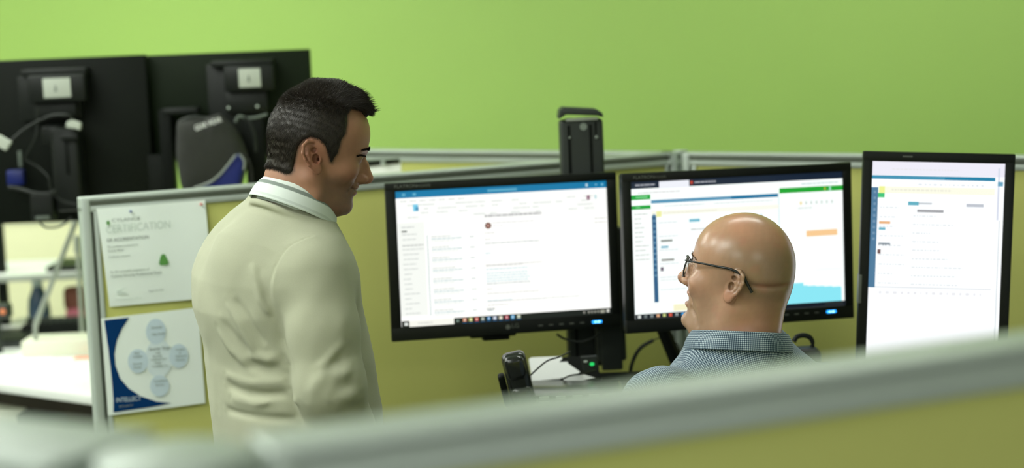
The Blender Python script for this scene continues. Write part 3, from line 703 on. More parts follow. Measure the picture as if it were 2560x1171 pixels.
for x, y in ((571, 270), (643, 266)): MB().cyl(P_rel(x, y, 4.77, rmn), P_rel(x, y, 4.78, rmn), 0.0035, seg=12).build('screw', MT['palegrey'], rmn)
m = MB(); pbox(m, 612, 290, 664, 480, 4.79, 0.06, rmn, 0.008); m.build('tilt_bracket', MT['black2'], rmn)
cl = thing('monitor_stand_column', 'black monitor column at the left, left of the black and blue cap', 'monitor stand', base_at(420, 470, 4.76, 0.8))
pbox(MB(), 404, 274, 434, 560, 4.76, 0.05, cl, 0.003).build('column', MT['black2'], cl)
m = MB(); pbox(m, 406, 270, 494, 286, 4.755, 0.06, cl, 0.004); m.build('top_arm', MT['black'], cl)
m = MB(); pbox(m, 374, 386, 432, 600, 4.79, 0.05, cl, 0.003); m.build('rear_carriage', MT['backpl'], cl)
z0 = P(420, 560, 4.76)[2]-0.8
MB().box((-0.03, 0, -0.0), (0.03, 0.05, z0)).box((-0.15, -0.08, 0), (0.2, 0.12, 0.015), 0.004).build('foot', MT['black2'], cl)
# cap hanging from the column arm
cap = thing('baseball_cap', 'black cap with white lettering and a blue white-piped corner, hanging by the column', 'cap', base_at(530, 460, 4.66, 1.30))
def cap_shape(name, outline, Y, depth, m, par, bulge=0.02, n=6):
    """a puffed fabric shape: outline at the rim, rising towards the viewer inside"""
    pts = [P_rel(x, y, Y, par) for x, y in outline]
    cxy = sum((p for p in pts), Vector())/len(pts)
    bm = bmesh.new(); rings = []
    for k in range(n+1):
        f = 1-k/n
        rings.append([bm.verts.new(cxy+(p-cxy)*f+Vector((0, -bulge*math.sqrt(max(0, 1-f*f)), 0))) if f > 0 else None for p in pts])
    cv = bm.verts.new(cxy+Vector((0, -bulge, 0)))
    back = [bm.verts.new(p+Vector((0, depth, 0))) for p in pts]
    N = len(pts)
    for k in range(n-1):
        for i in range(N): bm.faces.new((rings[k][i], rings[k][(i+1) % N], rings[k+1][(i+1) % N], rings[k+1][i]))
    for i in range(N):
        bm.faces.new((rings[n-1][i], rings[n-1][(i+1) % N], cv)); bm.faces.new((back[i], back[(i+1) % N], rings[0][(i+1) % N], rings[0][i]))
    bm.faces.new(back)
    bmesh.ops.recalc_face_normals(bm, faces=bm.faces[:])
    me = bpy.data.meshes.new(name); bm.to_mesh(me); bm.free()
    return link(name, me, m, par, True)
def smooth_loop(pts, k=5):
    out = []; n = len(pts)
    for i in range(n):
        p0, p1, p2, p3 = [np.array(pts[(i+j) % n], float) for j in (-1, 0, 1, 2)]
        for s in range(k):
            t = s/k; out.append(tuple(0.5*((2*p1)+(-p0+p2)*t+(2*p0-5*p1+4*p2-p3)*t*t+(-p0+3*p1-3*p2+p3)*t**3)))
    return out
co = smooth_loop([(446, 302), (480, 293), (512, 296), (540, 288), (556, 302), (582, 330), (600, 362), (609, 395), (606, 430), (596, 470), (580, 490), (480, 490), (455, 470), (446, 430), (441, 390), (441, 345)])
cap_shape('crown', co, 4.66, 0.07, MT['blackfab'], cap, 0.035)
cap_shape('blue_panel', smooth_loop([(592, 386), (602, 393), (610, 402), (608, 425), (600, 455), (592, 490), (520, 485), (502, 470), (526, 462), (550, 440), (572, 412)], 4), 4.635, 0.01, MT['bluefab'], cap, 0.008)
MB().tube([P_rel(x, y, 4.620, cap) for x, y in ((486, 470), (508, 463), (530, 453), (552, 434), (572, 410), (590, 387))], 0.0028).build('piping', MT['piping'], cap)
MB().tube([P_rel(x, y, 4.628, cap) for x, y in ((598, 386), (607, 396), (611, 408), (609, 425))], 0.0025).build('piping', MT['piping'], cap)
MB().tube([P_rel(x, y, 4.66, cap) for x, y in ((606, 384), (620, 400), (628, 430), (630, 480))], 0.004).build('strap', MT['blackfab'], cap)
MB().tube([P_rel(x, y, 4.655, cap) for x, y in ((450, 304), (466, 297), (490, 291), (512, 296))], 0.0028).build('rim_cord', MT['char'], cap)
def img_text(par, body, px, py, px2, py2, hpx, Y, m, xs=1.0, ext=0.0006):
    a = P_rel(px, py, Y, par); b = P_rel(px2, py2, Y, par)
    ang = math.atan2(b.z-a.z, b.x-a.x)
    o = text_mesh('lettering', body, hpx*Y/FPX*1.38, m, par, Matrix.Translation(a) @ Matrix.Rotation(-ang, 4, 'Y'), ext, xs=1.0)
    xsz = [v.co for v in o.data.vertices]
    d = Vector((math.cos(ang), 0, math.sin(ang)))
    wcur = max((v-a).dot(d) for v in xsz); k = (b-a).length/wcur
    for v in o.data.vertices: q = v.co-a; v.co = a+q+d*(q.dot(d)*(k-1))
    return o
img_text(cap, 'GEAR WEAR', 490, 331, 557, 308, 14, 4.610, MT['paperw'])
# cables and plugs on the neighbouring monitors
cable('black cable rising to the white plug on the left monitor', [(30, 350, 4.66), (60, 325, 4.66), (95, 304, 4.66), (130, 290, 4.66), (170, 289, 4.66), (182, 300, 4.67)], 0.0042)
cable('thin black cable hanging down the left monitor\'s mount', [(95, 270, 4.67), (94, 300, 4.67), (88, 345, 4.66), (64, 393, 4.67), (72, 405, 4.67), (95, 418, 4.67), (122, 445, 4.66), (126, 470, 4.66), (150, 500, 4.66), (195, 512, 4.66)], 0.0030)
cable('thick black cable looping from the blue plug', [(20, 468, 4.66), (50, 473, 4.66), (90, 484, 4.65), (125, 484, 4.65), (140, 478, 4.66)], 0.0048)
cable('black cable loop hanging below the left monitor', [(98, 549, 4.66), (104, 562, 4.66), (120, 570, 4.66), (150, 566, 4.66), (178, 545, 4.66)], 0.0026)
cable('grey cable curling beside the cap, left of the standing man\'s head', [(588, 306, 4.7), (598, 291, 4.7), (618, 296, 4.7), (640, 294, 4.7), (668, 286, 4.7)], 0.0036, 'darkgrey')
cable('black cable drooping over the right bracket behind the cap', [(612, 292, 4.68), (626, 310, 4.68), (636, 340, 4.68), (640, 380, 4.68)], 0.004)
def plug(label, poly, Y):
    t = thing('white_plug', label, 'plug', tuple(P(*poly[0], Y)))
    face_poly(t, 'plug_body', poly, Y, 0.018, 'label', bev=0.003)
plug('white cable plug at the left edge of the view', [(-6, 336), (28, 356), (14, 378), (-8, 366)], 4.64)
plug('small white cable plug on top of the left bracket', [(166, 305), (178, 300), (201, 308), (200, 326), (186, 322), (164, 319)], 4.655)
# shelf and partition beyond
cp0 = ground(-160, 548, 1.235); cp1 = ground(760, 560, 1.235)
cpart, CPM, CPL = partition('cream_partition', 'cream panel partition behind the neighbouring desk at the left', (P(-120, 700, 6.75)[0], 6.75), (P(300, 700, 6.6)[0], 6.6), z=1.13, fab='cream')
m = MB(); pbox(m, -8, 560, 12, 860, 5.72, 0.04, None, 0.003); tag(m.build('partition_post', MT['black2']), 'dark upright post at the far left behind the shelf', 'post')
Z_S = P(100, 686, 5.65)[2]
shf = thing('desk_shelf', 'white shelf raised over the neighbouring desk at the left', 'shelf', (0, 0, Z_S))
a = P(-90, 684, 5.65); b = P(215, 690, 5.60)
m = MB(); m.prism([(a[0], -0.010), (b[0], -0.010), (b[0], 0), (a[0], 0)], 5.64, 6.02); m.build('shelf_board', MT['white'], shf)
m = MB(); m.box((a[0], 5.625, -0.018), (b[0], 5.64, 0.001), 0.002); m.build('edge_strip', MT['lampm'], shf)
for x in (a[0]+0.02, b[0]-0.01): MB().box((x-0.008, 5.8, D_L-Z_S), (x+0.008, 5.96, -0.01), 0.002).build('support', MT['alu'], shf)
t = thing('document_tray', 'dark flat tray at the right end of the white shelf', 'tray', (0, 0, Z_S))
m = MB(); q0 = P(118, 668, 5.70); q1 = P(200, 668, 5.70); m.box((q0[0], 5.68, 0.002), (q1[0]+0.03, 5.90, 0.018), 0.004); m.build('tray_body', MT['black'], t)
# desk top: straight front edge running near-right
e0 = ground(-60, 949, D_L); e1 = ground(260, 993, D_L)
mwd, Ld = line_frame(e0, e1)
dk = thing('white_desk', 'white laminate desk at the left beyond the partition', 'desk', mw=mwd)
MB().box((-0.75, 0, D_L-0.028), (Ld+0.12, 0.80, D_L), 0.004).build('desktop', MT['white'], dk)
for x, y in ((0.0, 0.74), (Ld-0.03, 0.74), (-0.68, 0.70), (-0.68, 0.05)): MB().box((x-0.02, y-0.02, 0), (x+0.02, y+0.02, D_L-0.028), 0.003).build('leg', MT['alu'], dk)
# things under the desk
MB().box((-0.55, 0.12, 0.0), (Ld-0.08, 0.5, D_L-0.028), 0.004).build('pedestal', MT['brown'], dk)
for k in range(3): MB().box((-0.53, 0.108, 0.05+0.22*k), (Ld-0.10, 0.12, 0.25+0.22*k), 0.003).build('drawer_front', MT['brown'], dk)
bx_ = thing('cardboard_box', 'pale box under the desk at the left edge', 'box', base_at(5, 905, 4.86, 0.0))
zz = P(5, 895, 4.86)[2]
MB().box((-0.12, 0, 0.30), (0.055, 0.10, min(zz, D_L-0.10)), 0.006).box((-0.12, 0, 0.0), (0.055, 0.10, 0.30), 0.004).build('box_body', MT['putty'], bx_)
st = thing('floor_bin', 'dark grey bin under the white desk, right of the pale box', 'bin', base_at(120, 930, 4.78, 0.0))
MB().box((-0.10, 0, 0), (0.16, 0.10, D_L-0.10), 0.01).build('bin_body', MT['char'], st)
# desk items
Zd = D_L
def on_desk(px, py): return ground(px, py, Zd)
ris = thing('desk_lamp', 'desk lamp with cream rectangular base block and thin silver arm', 'lamp', tuple(on_desk(150, 892))+(Zd,))
o = Vector(ris.location)
ztop = P(150, 851, ris.location[1])[2]-Zd
xl = P(52, 870, o.y)[0]-o.x; xr = P(262, 870, o.y)[0]-o.x
MB().box((xl, 0, 0.0), (xr, 0.12, ztop), 0.006).build('base_block', MT['putty'], ris)
arm = [P_rel(90, 868, o.y+0.02, ris), P_rel(88, 815, o.y+0.02, ris), P_rel(192, 548, o.y+0.02, ris)]
MB().tube(arm, 0.0078, cr=False, seg=12).build('arm', MT['lampm'], ris)
MB().sph(arm[2], 0.010).build('pivot', MT['lampm'], ris)
pol = thing('silver_tube_pole', 'thin silver tube pole standing close beside the partition post', 'pole', tuple(on_desk(208, 856))+(Zd,))
YP = pol.location.y
MB().tube([P_rel(208, 870, YP, pol), P_rel(200, 720, YP, pol), P_rel(193, 590, YP, pol)], 0.0072, cr=False).build('tube', MT['lampm'], pol)
MB().tube([P_rel(194, 632, YP, pol), P_rel(192, 590, YP, pol)], 0.0105, cr=False).build('sleeve', MT['lampm'], pol)
MB().box((-0.04, -0.03, 0), (0.04, 0.03, 0.02), 0.003).build('clamp', MT['lampm'], pol)
oc = thing('orange_card', 'orange card lying under the cream base block', 'card', tuple(on_desk(212, 899))+(Zd,))
MB().box((-0.035, 0.0, 0.0), (0.05, 0.04, 0.002)).build('card', MT['orange'], oc)
# bottle with lathe profile
def lathe(name, prof, m, par, seg=32, loc=(0, 0, 0)):
    bm = bmesh.new(); rings = []
    for r_, z_ in prof: rings.append([bm.verts.new((loc[0]+r_*math.cos(a), loc[1]+r_*math.sin(a), loc[2]+z_)) for a in [2*math.pi*k/seg for k in range(seg)]])
    for i in range(len(rings)-1):
        for k in range(seg): bm.faces.new((rings[i][k], rings[i][(k+1) % seg], rings[i+1][(k+1) % seg], rings[i+1][k]))
    bm.faces.new(rings[0][::-1]); bm.faces.new(rings[-1])
    me = bpy.data.meshes.new(name); bm.to_mesh(me); bm.free(); return link(name, me, m, par, True)
yb = 5.74
kz = P(100, 800, yb)[2]
bt = thing('water_bottle', 'dark blue water bottle with grey cap standing on the desk under the shelf', 'bottle', (P(100, 800, yb)[0], yb, Zd))
hb = kz-Zd; pxm = yb/FPX
lathe('bottle_body', [(0.025, 0), (0.034, 0.005), (0.036, hb*0.5), (0.036, hb+0.03), (0.032, hb+0.070), (0.018, hb+0.105), (0.016, hb+0.115)], MT['bottle'], bt)
lathe('bottle_cap', [(0.016, hb+0.112), (0.018, hb+0.115), (0.018, hb+0.14), (0.015, hb+0.145)], MT['bcap'], bt)
kb = thing('computer_keyboard', 'black keyboard seen edge-on beneath the bottle', 'keyboard', (P(125, 815, 5.45)[0], 5.45, Zd))
kzz = P(125, 812, 5.45)[2]-Zd
MB().box((-0.09, -0.01, 0), (0.11, 0.13, kzz), 0.004).build('stacked_case', MT['black2'], kb)
m = MB()
for i in range(9): m.box((-0.075+0.02*i, 0.0, kzz), (-0.060+0.02*i, 0.02, kzz+0.022), 0.003)
m.build('keys', MT['char'], kb)
lp = thing('laptop', 'dark closed laptop lying at the left on the white desk', 'laptop', tuple(on_desk(10, 872))+(Zd,))
MB().box((-0.2, 0, 0), (0.06, 0.22, 0.018), 0.004).build('laptop_body', MT['char'], lp)
MB().box((-0.2, 0.004, 0.019), (0.06, 0.22, 0.026), 0.003).build('lid', MT['black'], lp)
ps = thing('paper_sheet', 'white sheet lying flat on the white desk before the base block', 'paper', tuple(on_desk(60, 905))+(Zd,))
MB().box((-0.16, 0, 0), (0.08, 0.05, 0.0008)).build('sheet', MT['paperw'], ps)
PKY = 5.78
pk = thing('desk_toy', 'brown and pink rounded box behind the lamp arm', 'box', (P(185, 800, PKY)[0], PKY, Zd))
pz = P(185, 802, PKY)[2]-Zd
m = MB(); m.box((-0.034, 0, pz+0.03), (0.05, 0.05, pz+0.112), 0.02, seg=4); m.box((-0.02, 0.01, 0), (0.04, 0.05, pz+0.04), 0.004); m.build('box_shell', MT['rust'], pk)
MB().box((-0.028, -0.012, pz-0.004), (0.040, 0.03, pz+0.042), 0.018, seg=4).build('pink_front', MT['pink'], pk)
cm = thing('small_camera', 'dark small device with a red lens at the left edge of the desk', 'device', (P(2, 780, 5.2)[0], 5.2, Zd))
cz = P(2, 775, 5.2)[2]-Zd
MB().box((-0.05, 0, cz-0.03), (0.024, 0.05, cz+0.015), 0.01, seg=3).cyl((-0.02, 0.02, 0), (-0.02, 0.02, cz), 0.012).build('device_body', MT['char'], cm)
MB().sph((0.006, -0.001, cz-0.006), 0.009, sc=(1, 0.5, 1)).build('red_lens', MT['orange'], cm)

# ================================================================= people: bodies grown as smooth implicit surfaces
f32 = np.float32
def smin(a, b, k):
    h = np.maximum(k-np.abs(a-b), 0)/k
    return np.minimum(a, b)-h*h*k*0.25
def smax(a, b, k): return -smin(-a, -b, k)
def s_ell(p, c, r):
    q = (p-np.array(c, f32)); r = np.array(r, f32)
    k0 = np.sqrt(((q/r)**2).sum(1)); k1 = np.sqrt(((q/(r*r))**2).sum(1))+1e-9
    return k0*(k0-1)/k1
def s_cap(p, a, b, ra, rb):
    a = np.array(a, f32); b = np.array(b, f32); d = b-a
    h = np.clip(((p-a)@d)/(d@d), 0, 1)
    return np.sqrt((((p-a)-h[:, None]*d)**2).sum(1))-(ra+(rb-ra)*h)
def s_chain(p, pts, rs, k=0.0):
    o = None
    for i in range(len(pts)-1):
        c = s_cap(p, pts[i], pts[i+1], rs[i], rs[i+1])
        o = c if o is None else (np.minimum(o, c) if not k else smin(o, c, k))
    return o
def seg_d(p, a, b): return s_cap(p, a, b, 0, 0)
def polygonise(fn, lo, hi, h, B=8):
    lo = np.array(lo, float); hi = np.array(hi, float)
    nb = np.ceil((hi-lo)/(h*B)).astype(int); n = nb*B
    ax = [lo[i]+h*(np.arange(n[i])) for i in range(3)]
    bc = [lo[i]+h*B*(np.arange(nb[i])+0.5)-h/2 for i in range(3)]
    X, Y, Z = np.meshgrid(*bc, indexing='ij'); pc = np.stack([X.ravel(), Y.ravel(), Z.ravel()], 1).astype(f32)
    v = fn(pc)
    act = np.abs(v) < B*h*1.35+0.004
    G = np.repeat(np.repeat(np.repeat(v.reshape(nb), B, 0), B, 1), B, 2).astype(f32)
    idx = np.argwhere(act.reshape(nb))
    off = np.stack(np.meshgrid(np.arange(B), np.arange(B), np.arange(B), indexing='ij'), -1).reshape(-1, 3)
    step = 700
    for s in range(0, len(idx), step):
        ii = (idx[s:s+step]*B)[:, None, :]+off[None]
        ii = ii.reshape(-1, 3)
        pp = np.stack([ax[0][ii[:, 0]], ax[1][ii[:, 1]], ax[2][ii[:, 2]]], 1).astype(f32)
        G[ii[:, 0], ii[:, 1], ii[:, 2]] = fn(pp)
    # surface nets
    nx, ny, nz = G.shape; S = G < 0
    cnt = np.zeros(G.size, f32); sx = np.zeros(G.size, f32); sy = np.zeros(G.size, f32); sz = np.zeros(G.size, f32)
    quads = []
    st = np.array([ny*nz, nz, 1])
    for a in range(3):
        sl0 = [slice(None)]*3; sl1 = [slice(None)]*3; sl0[a] = slice(0, -1); sl1[a] = slice(1, None)
        cr = S[tuple(sl0)] != S[tuple(sl1)]
        ijk = np.argwhere(cr); u, w = [(1, 2), (2, 0), (0, 1)][a]
        ok = (ijk[:, u] > 0) & (ijk[:, w] > 0) & (ijk[:, u] < G.shape[u]-1) & (ijk[:, w] < G.shape[w]-1); ijk = ijk[ok]
        i2 = ijk.copy(); i2[:, a] += 1
        g0 = G[ijk[:, 0], ijk[:, 1], ijk[:, 2]]; g1 = G[i2[:, 0], i2[:, 1], i2[:, 2]]
        pt = ijk.astype(f32); pt[:, a] += g0/(g0-g1)
        base = ijk@st
        cells = [base-st[u]-st[w], base-st[w], base, base-st[u]]
        for c in cells:
            m = len(G.ravel())
            cnt += np.bincount(c, minlength=m).astype(f32)
            sx += np.bincount(c, pt[:, 0], m).astype(f32); sy += np.bincount(c, pt[:, 1], m).astype(f32); sz += np.bincount(c, pt[:, 2], m).astype(f32)
        q = np.stack(cells, 1); flip = g0 > 0
        q[flip] = q[flip][:, ::-1]
        quads.append(q)
    Q = np.concatenate(quads)
    used = np.where(cnt > 0)[0]; mp = np.full(G.size, -1, np.int64); mp[used] = np.arange(len(used))
    V = np.stack([sx[used], sy[used], sz[used]], 1)/cnt[used][:, None]*h+lo
    return V.astype(f32), mp[Q]
def np_mesh(name, V, Q, m, parent, cols=None, uv=None, smooth=True):
    me = bpy.data.meshes.new(name); k = Q.shape[1]
    me.vertices.add(len(V)); me.vertices.foreach_set('co', V.astype(f32).ravel())
    me.loops.add(Q.size); me.loops.foreach_set('vertex_index', Q.astype(np.int32).ravel())
    me.polygons.add(len(Q)); me.polygons.foreach_set('loop_start', (np.arange(len(Q))*k).astype(np.int32))
    me.polygons.foreach_set('use_smooth', np.ones(len(Q), bool))
    me.update(calc_edges=True); me.validate()
    if cols is not None:
        at = me.color_attributes.new('Col', 'FLOAT_COLOR', 'POINT')
        at.data.foreach_set('color', np.concatenate([cols, np.ones((len(cols), 1))], 1).astype(f32).ravel())
    if uv is not None:
        at = me.attributes.new('cloth', 'FLOAT_VECTOR', 'POINT')
        at.data.foreach_set('vector', np.concatenate([uv, np.zeros((len(uv), 3-uv.shape[1]))], 1).astype(f32).ravel())
    return link(name, me, m, parent)
def poly_sd(x, z, poly):
    """signed distance to a polygon, negative inside"""
    d = np.full(x.shape, 1e9, f32); ins = np.zeros(x.shape, bool); n = len(poly)
    for i in range(n):
        ax, az = poly[i]; bx, bz = poly[(i+1) % n]
        ex, ez = bx-ax, bz-az; wx, wz = x-ax, z-az
        t = np.clip((wx*ex+wz*ez)/(ex*ex+ez*ez), 0, 1)
        d = np.minimum(d, (wx-ex*t)**2+(wz-ez*t)**2)
        c = ((az <= z) & (bz > z)) | ((bz <= z) & (az > z))
        with np.errstate(divide='ignore', invalid='ignore'):
            xi = ax+(z-az)/(bz-az if bz != az else 1e-9)*(bx-ax)
        ins ^= c & (x < xi)
    d = np.sqrt(d); return np.where(ins, -d, d)
class Frame:
    def __init__(s, O, f, l, u, sc=1.0): s.O = np.array(O, float); s.R = np.array([f, l, u], float); s.s = sc
    def loc(s, p): return (((p-s.O.astype(f32))@s.R.T.astype(f32))/f32(s.s)).astype(f32)
    def wld(s, q): return s.O+(np.array(q, float)*s.s)@s.R
    def vec(s, q): return np.array(q, float)@s.R
def head_frame(az, pitch, roll, nose_local, nose_world, sc):
    f = np.array([math.cos(az), math.sin(az), 0.0]); l = np.array([-math.sin(az), math.cos(az), 0.0]); u = np.array([0, 0, 1.0])
    f2 = f*math.cos(pitch)+u*math.sin(pitch); u2 = u*math.cos(pitch)-f*math.sin(pitch)
    l3 = l*math.cos(roll)+u2*math.sin(roll); u3 = u2*math.cos(roll)-l*math.sin(roll)
    fr = Frame((0, 0, 0), f2, l3, u3, sc)
    fr.O = np.array(nose_world)-fr.wld(nose_local)
    return fr
def at_side(FR, px, py, yl):
    """head coordinates (x, z) of the point seen at a pixel on the plane y = yl of the head"""
    o = FR.loc(np.array([CAM], f32))[0].astype(float); d = FR.R@ray(px, py)
    k = (yl-o[1])/(d[1]/FR.s)
    q = o+d/FR.s*k
    return (q[0], q[2])
def ear(q, side, cx, cz, tilt):
    """q in head coordinates; side -1 right, +1 left"""
    y = q[:, 1]*side; x = q[:, 0]-cx; z = q[:, 2]-cz
    ct, stt = math.cos(tilt), math.sin(tilt)
    u = x*ct+z*stt; v = -x*stt+z*ct
    w = y-0.0735
    fl = 0.42                                  # the rim stands away from the skull towards the back
    w2 = w+u*fl
    E = np.stack([u, v, w2], 1)
    rim = [(.009, .006, .003), (.012, .018, .006), (.006, .028, .009), (-.004, .031, .011), (-.013, .026, .012), (-.018, .014, .012), (-.017, .001, .011), (-.013, -.011, .010), (-.007, -.020, .008)]
    helix = s_chain(E, rim, [.0020, .0026, .0030, .0031, .0032, .0031, .0029, .0027, .0026], .003)
    plate = s_ell(E, (-.003, .004, .0045), (.0155, .026, .0040))
    lobe = s_ell(E, (.000, -.0235, .0065), (.0085, .0095, .0040))
    anti = s_chain(E, [(.003, .022, .006), (-.006, .018, .0075), (-.0095, .008, .0085), (-.009, -.004, .0085), (-.004, -.013, .0075), (.003, -.015, .006)], [.0018, .0024, .0026, .0026, .0025, .002], .003)
    tragus = s_cap(E, (.011, -.001, .003), (.0095, -.009, .0045), .0042, .0036)
    crus = s_cap(E, (.009, .006, .003), (-.002, .003, .004), .002, .0018)
    d = smin(plate, helix, .003); d = smin(d, anti, .003); d = smin(d, lobe, .006); d = smin(d, tragus, .003); d = smin(d, crus, .002)
    root = s_ell(E, (.003, .001, -.008), (.011, .024, .012)); d = smin(d, root, .005)
    c = s_ell(E, (.0025, -.004, .0070), (.0068, .0088, .0085))
    c = np.minimum(c, s_cap(E, (.0045, -.006, .006), (.009, -.008, -.006), .0035, .003))
    c = np.minimum(c, s_ell(E, (.0030, .0125, .0080), (.0052, .0050, .0060)))
    c = np.minimum(c, s_chain(E, [(.006, .0225, .0105), (-.004, .0245, .012), (-.0130, .017, .0140), (-.0138, .003, .0135), (-.009, -.010, .012)], [.0019, .0023, .0022, .0018, .0012]))
    return d, c
def head_sdf(q, o):
    """q head coordinates: x forward, y left, z up, chin at z=0; o options"""
    ay = np.abs(q[:, 1]); s = np.stack([q[:, 0], ay, q[:, 2]], 1)
    cb = o['cb']; d = s_ell(q, (cb*.5-.004, 0, .150), (.096-cb*.5, .077, .087))
    d = smin(d, s_ell(q, (-.020+cb, 0, .135), (.078, .073, .068)), .03)
    d = smin(d, s_ell(q, (.042, 0, .152), (.053, .060, .052)), .03)
    d = smin(d, s_ell(q, (.038, 0, .088), (.050, .058, .066)), .03)
    d = smin(d, s_ell(s, (.058, .040, .090), (.026, .023, .022)), .02)
    jd = o['jaw']
    d = smin(d, s_chain(s, [(-.004, .054, .060), (.012, .050, .032-jd*.4), (.060, .020, .014-jd)], [.016, .017, .015], .01), .025)
    d = smin(d, s_ell(q, (.077+o.get('cf', 0), 0, .017-jd), (.0160, .020, .0155)), .014)
    d = smin(d, s_ell(q, (.066, 0, .055-jd*.5), (.0275, .030, .032)), .02)
    d = smin(d, s_ell(q, (.022, 0, .022-jd*.6), (.050, .044, .026)), .03)
    d = smax(d, -s_cap(q, (.0995-jd*.2, -.012, .0345-jd*.8), (.0995-jd*.2, .012, .0345-jd*.8), .0055, .0055), .009)
    if o.get('smile'): d = smin(d, s_ell(s, (.062, .037, .086), (.024, .019, .021)), .020)
    if o.get('fat'): d = smin(d, s_ell(q, (.018, 0, .004), (.045, .046, .026)), .03); d = smin(d, s_ell(s, (.038, .036, .058), (.03, .024, .03)), .02)
    # brow, sockets, lids
    d = smin(d, s_chain(s, [(.092, .008, .130), (.087, .028, .1345), (.072, .046, .130)], [.0065, .0065, .006], .004), .012)
    d = smax(d, -s_ell(s, (.100, .033, .1135), (.0135, .0165, .0105)), .014)
    d = smin(d, s_ell(s, (.0750, .0315, .1135), (.0135, .0150, .0120)), .005)
    d = smin(d, s_chain(s, [(.085, .016, .1135), (.0905, .029, .1195), (.080, .045, .1135)], [.0016, .0022, .0018], .002), .004)
    if not o.get('closed'): d = smax(d, -s_chain(s, [(.0885, .019, .1125), (.0915, .030, .1140), (.0835, .043, .1120)], [.0006, .0010, .0006]), .0015)
    else: d = smin(d, s_ell(s, (.0765, .0315, .1125), (.0128, .0150, .0110)), .005)
    # nose
    nx, nz = o['nose']
    d = smin(d, s_chain(q, [(.0885, 0, .121), ((.0885+nx-.010)/2+.0005, 0, (.121+nz+.008)/2), (nx-.0105, 0, nz+.004)], [.0062, .0078, .0092], .004), .009)
    d = smin(d, s_cap(q, (.082, 0, .100), (.096, 0, nz+.006), .0115, .0120), .012)
    d = smin(d, s_ell(q, (nx-.0105, 0, nz+.0005), (.0108, .0095, .0088)), .005)
    d = smin(d, s_ell(s, (nx-.0225, .0120, nz-.0020), (.0110, .0062, .0078)), .005)
    d = smin(d, s_cap(q, (nx-.011, 0, nz-.004), (nx-.032, 0, nz-.010), .0050, .0065), .006)
    d = smax(d, -s_ell(s, (nx-.0195, .0078, nz-.0090), (.0075, .0045, .0048)), .002)
    d = smax(d, -s_chain(s, [(nx-.030, .0195, nz+.006), (nx-.036, .0200, nz-.006)], [.001, .001]), .007)
    # mouth
    mz = .0535
    d = smin(d, s_ell(q, (.089, 0, mz+.0055), (.0085, .021, .0050)), .005)
    d = smin(d, s_ell(q, (.0875, 0, mz-.0065-jd*.9), (.0090, .018, .0058)), .005)
    if o['open'] > 0: d = smax(d, -s_ell(q, (.094, 0, mz-jd*.45), (.022, .020, .0035+jd*.42)), .003)
    else: d = smax(d, -s_chain(s, [(.0985, 0, mz-.0005), (.093, .014, mz+.0005), (.080, .0265, mz+.004)], [.0012, .0012, .0012]), .003)
    d = smax(d, -s_chain(s, [(.092, .022, .076), (.085, .030, .062), (.078, .033, .048)], [.0012, .0015, .001]), .008)
    for sd in (-1, 1): 
        m = (q[:, 1]*sd) > .045
        if m.any():
            es = o.get('es', 1.0); qm = q[m].copy(); qm[:, 0] = (qm[:, 0]-o['ear'][0])/es+o['ear'][0]; qm[:, 2] = (qm[:, 2]-o['ear'][1])/es+o['ear'][1]; dd, cc_ = ear(qm, sd, o['ear'][0], o['ear'][1], o['ear'][2]); d[m] = smax(smin(d[m], dd, .0025), -cc_, .0018)
    return d
def noise3(p, f, seed=0):
    r = np.random.default_rng(seed); o = 0
    for k in range(5):
        w = r.normal(size=3); w /= np.linalg.norm(w); ph = r.uniform(0, 6.28)
        w2 = r.normal(size=3); w2 /= np.linalg.norm(w2)
        o = o+np.sin((p@w.astype(f32))*f*(1+.35*k)+ph+1.7*np.sin((p@w2.astype(f32))*f*.6+ph*2))
    return o/5
def march(fn, px, py, Y0=2.6):
    """the point where the sight line through a pixel first meets a surface, for placing folds"""
    d = ray(px, py); t = Y0/d[1]
    for _ in range(80):
        p = CAM+d*t; v = float(fn(np.array([p], f32))[0])
        if v < 0.0006 or t > 5: break
        t += v*0.8
    return CAM+d*t
def hand(p, W_, fwd, palm, side, curl=0.5):
    """five fingers and a palm; fwd along the hand, palm = palm normal, side = +1/-1 thumb side"""
    fwd = np.array(fwd, float); fwd /= np.linalg.norm(fwd); palm = np.array(palm, float); palm -= fwd*(palm@fwd); palm /= np.linalg.norm(palm)
    lat = np.cross(fwd, palm)*side; W_ = np.array(W_, float)
    def at(a, b, c): return W_+fwd*a+lat*b+palm*c
    d = s_chain(p, [at(0, 0, 0), at(.03, .004, 0)], [.027, .024])
    for b in (-.028, -.010, .010, .027): d = smin(d, s_cap(p, at(.02, b*.6, 0), at(.085, b, 0), .015, .0115), .012)
    L_ = (.030, .040, .044, .041)
    for k, b in enumerate((-.030, -.010, .011, .030)):
        L1, L2, L3 = L_[k], L_[k]*.65, L_[k]*.5; a1, a2, a3 = curl*.6, curl*1.5, curl*2.2
        q0 = at(.085, b, 0); q1 = q0+(fwd*math.cos(a1)+palm*math.sin(a1))*L1; q2 = q1+(fwd*math.cos(a2)+palm*math.sin(a2))*L2; q3 = q2+(fwd*math.cos(a3)+palm*math.sin(a3))*L3
        d = smin(d, s_chain(p, [q0, q1, q2, q3], [.0098, .0088, .0080, .0070]), .004)
    t0 = at(.022, .026, .006); t1 = at(.055, .050, .018); t2 = at(.082, .056, .028); t3 = at(.102, .054, .034)
    return smin(d, s_chain(p, [t0, t1, t2, t3], [.015, .0115, .0098, .0082]), .010)
def skin_mat(name, rough, sss=0.12):
    m = mat(name, (.6, .4, .3, 1), rough, vcol='Col', noise=(45, .05), bump=(700, 0.10, 'noise'), sss=sss)
    return m
def cloth_bump(m, scale, st):
    return m
def mixc(base, c, a): return base*(1-a[:, None])+np.array(c)[None]*a[:, None]
def sst(x, a, b): t = np.clip((x-a)/(b-a), 0, 1); return t*t*(3-2*t)
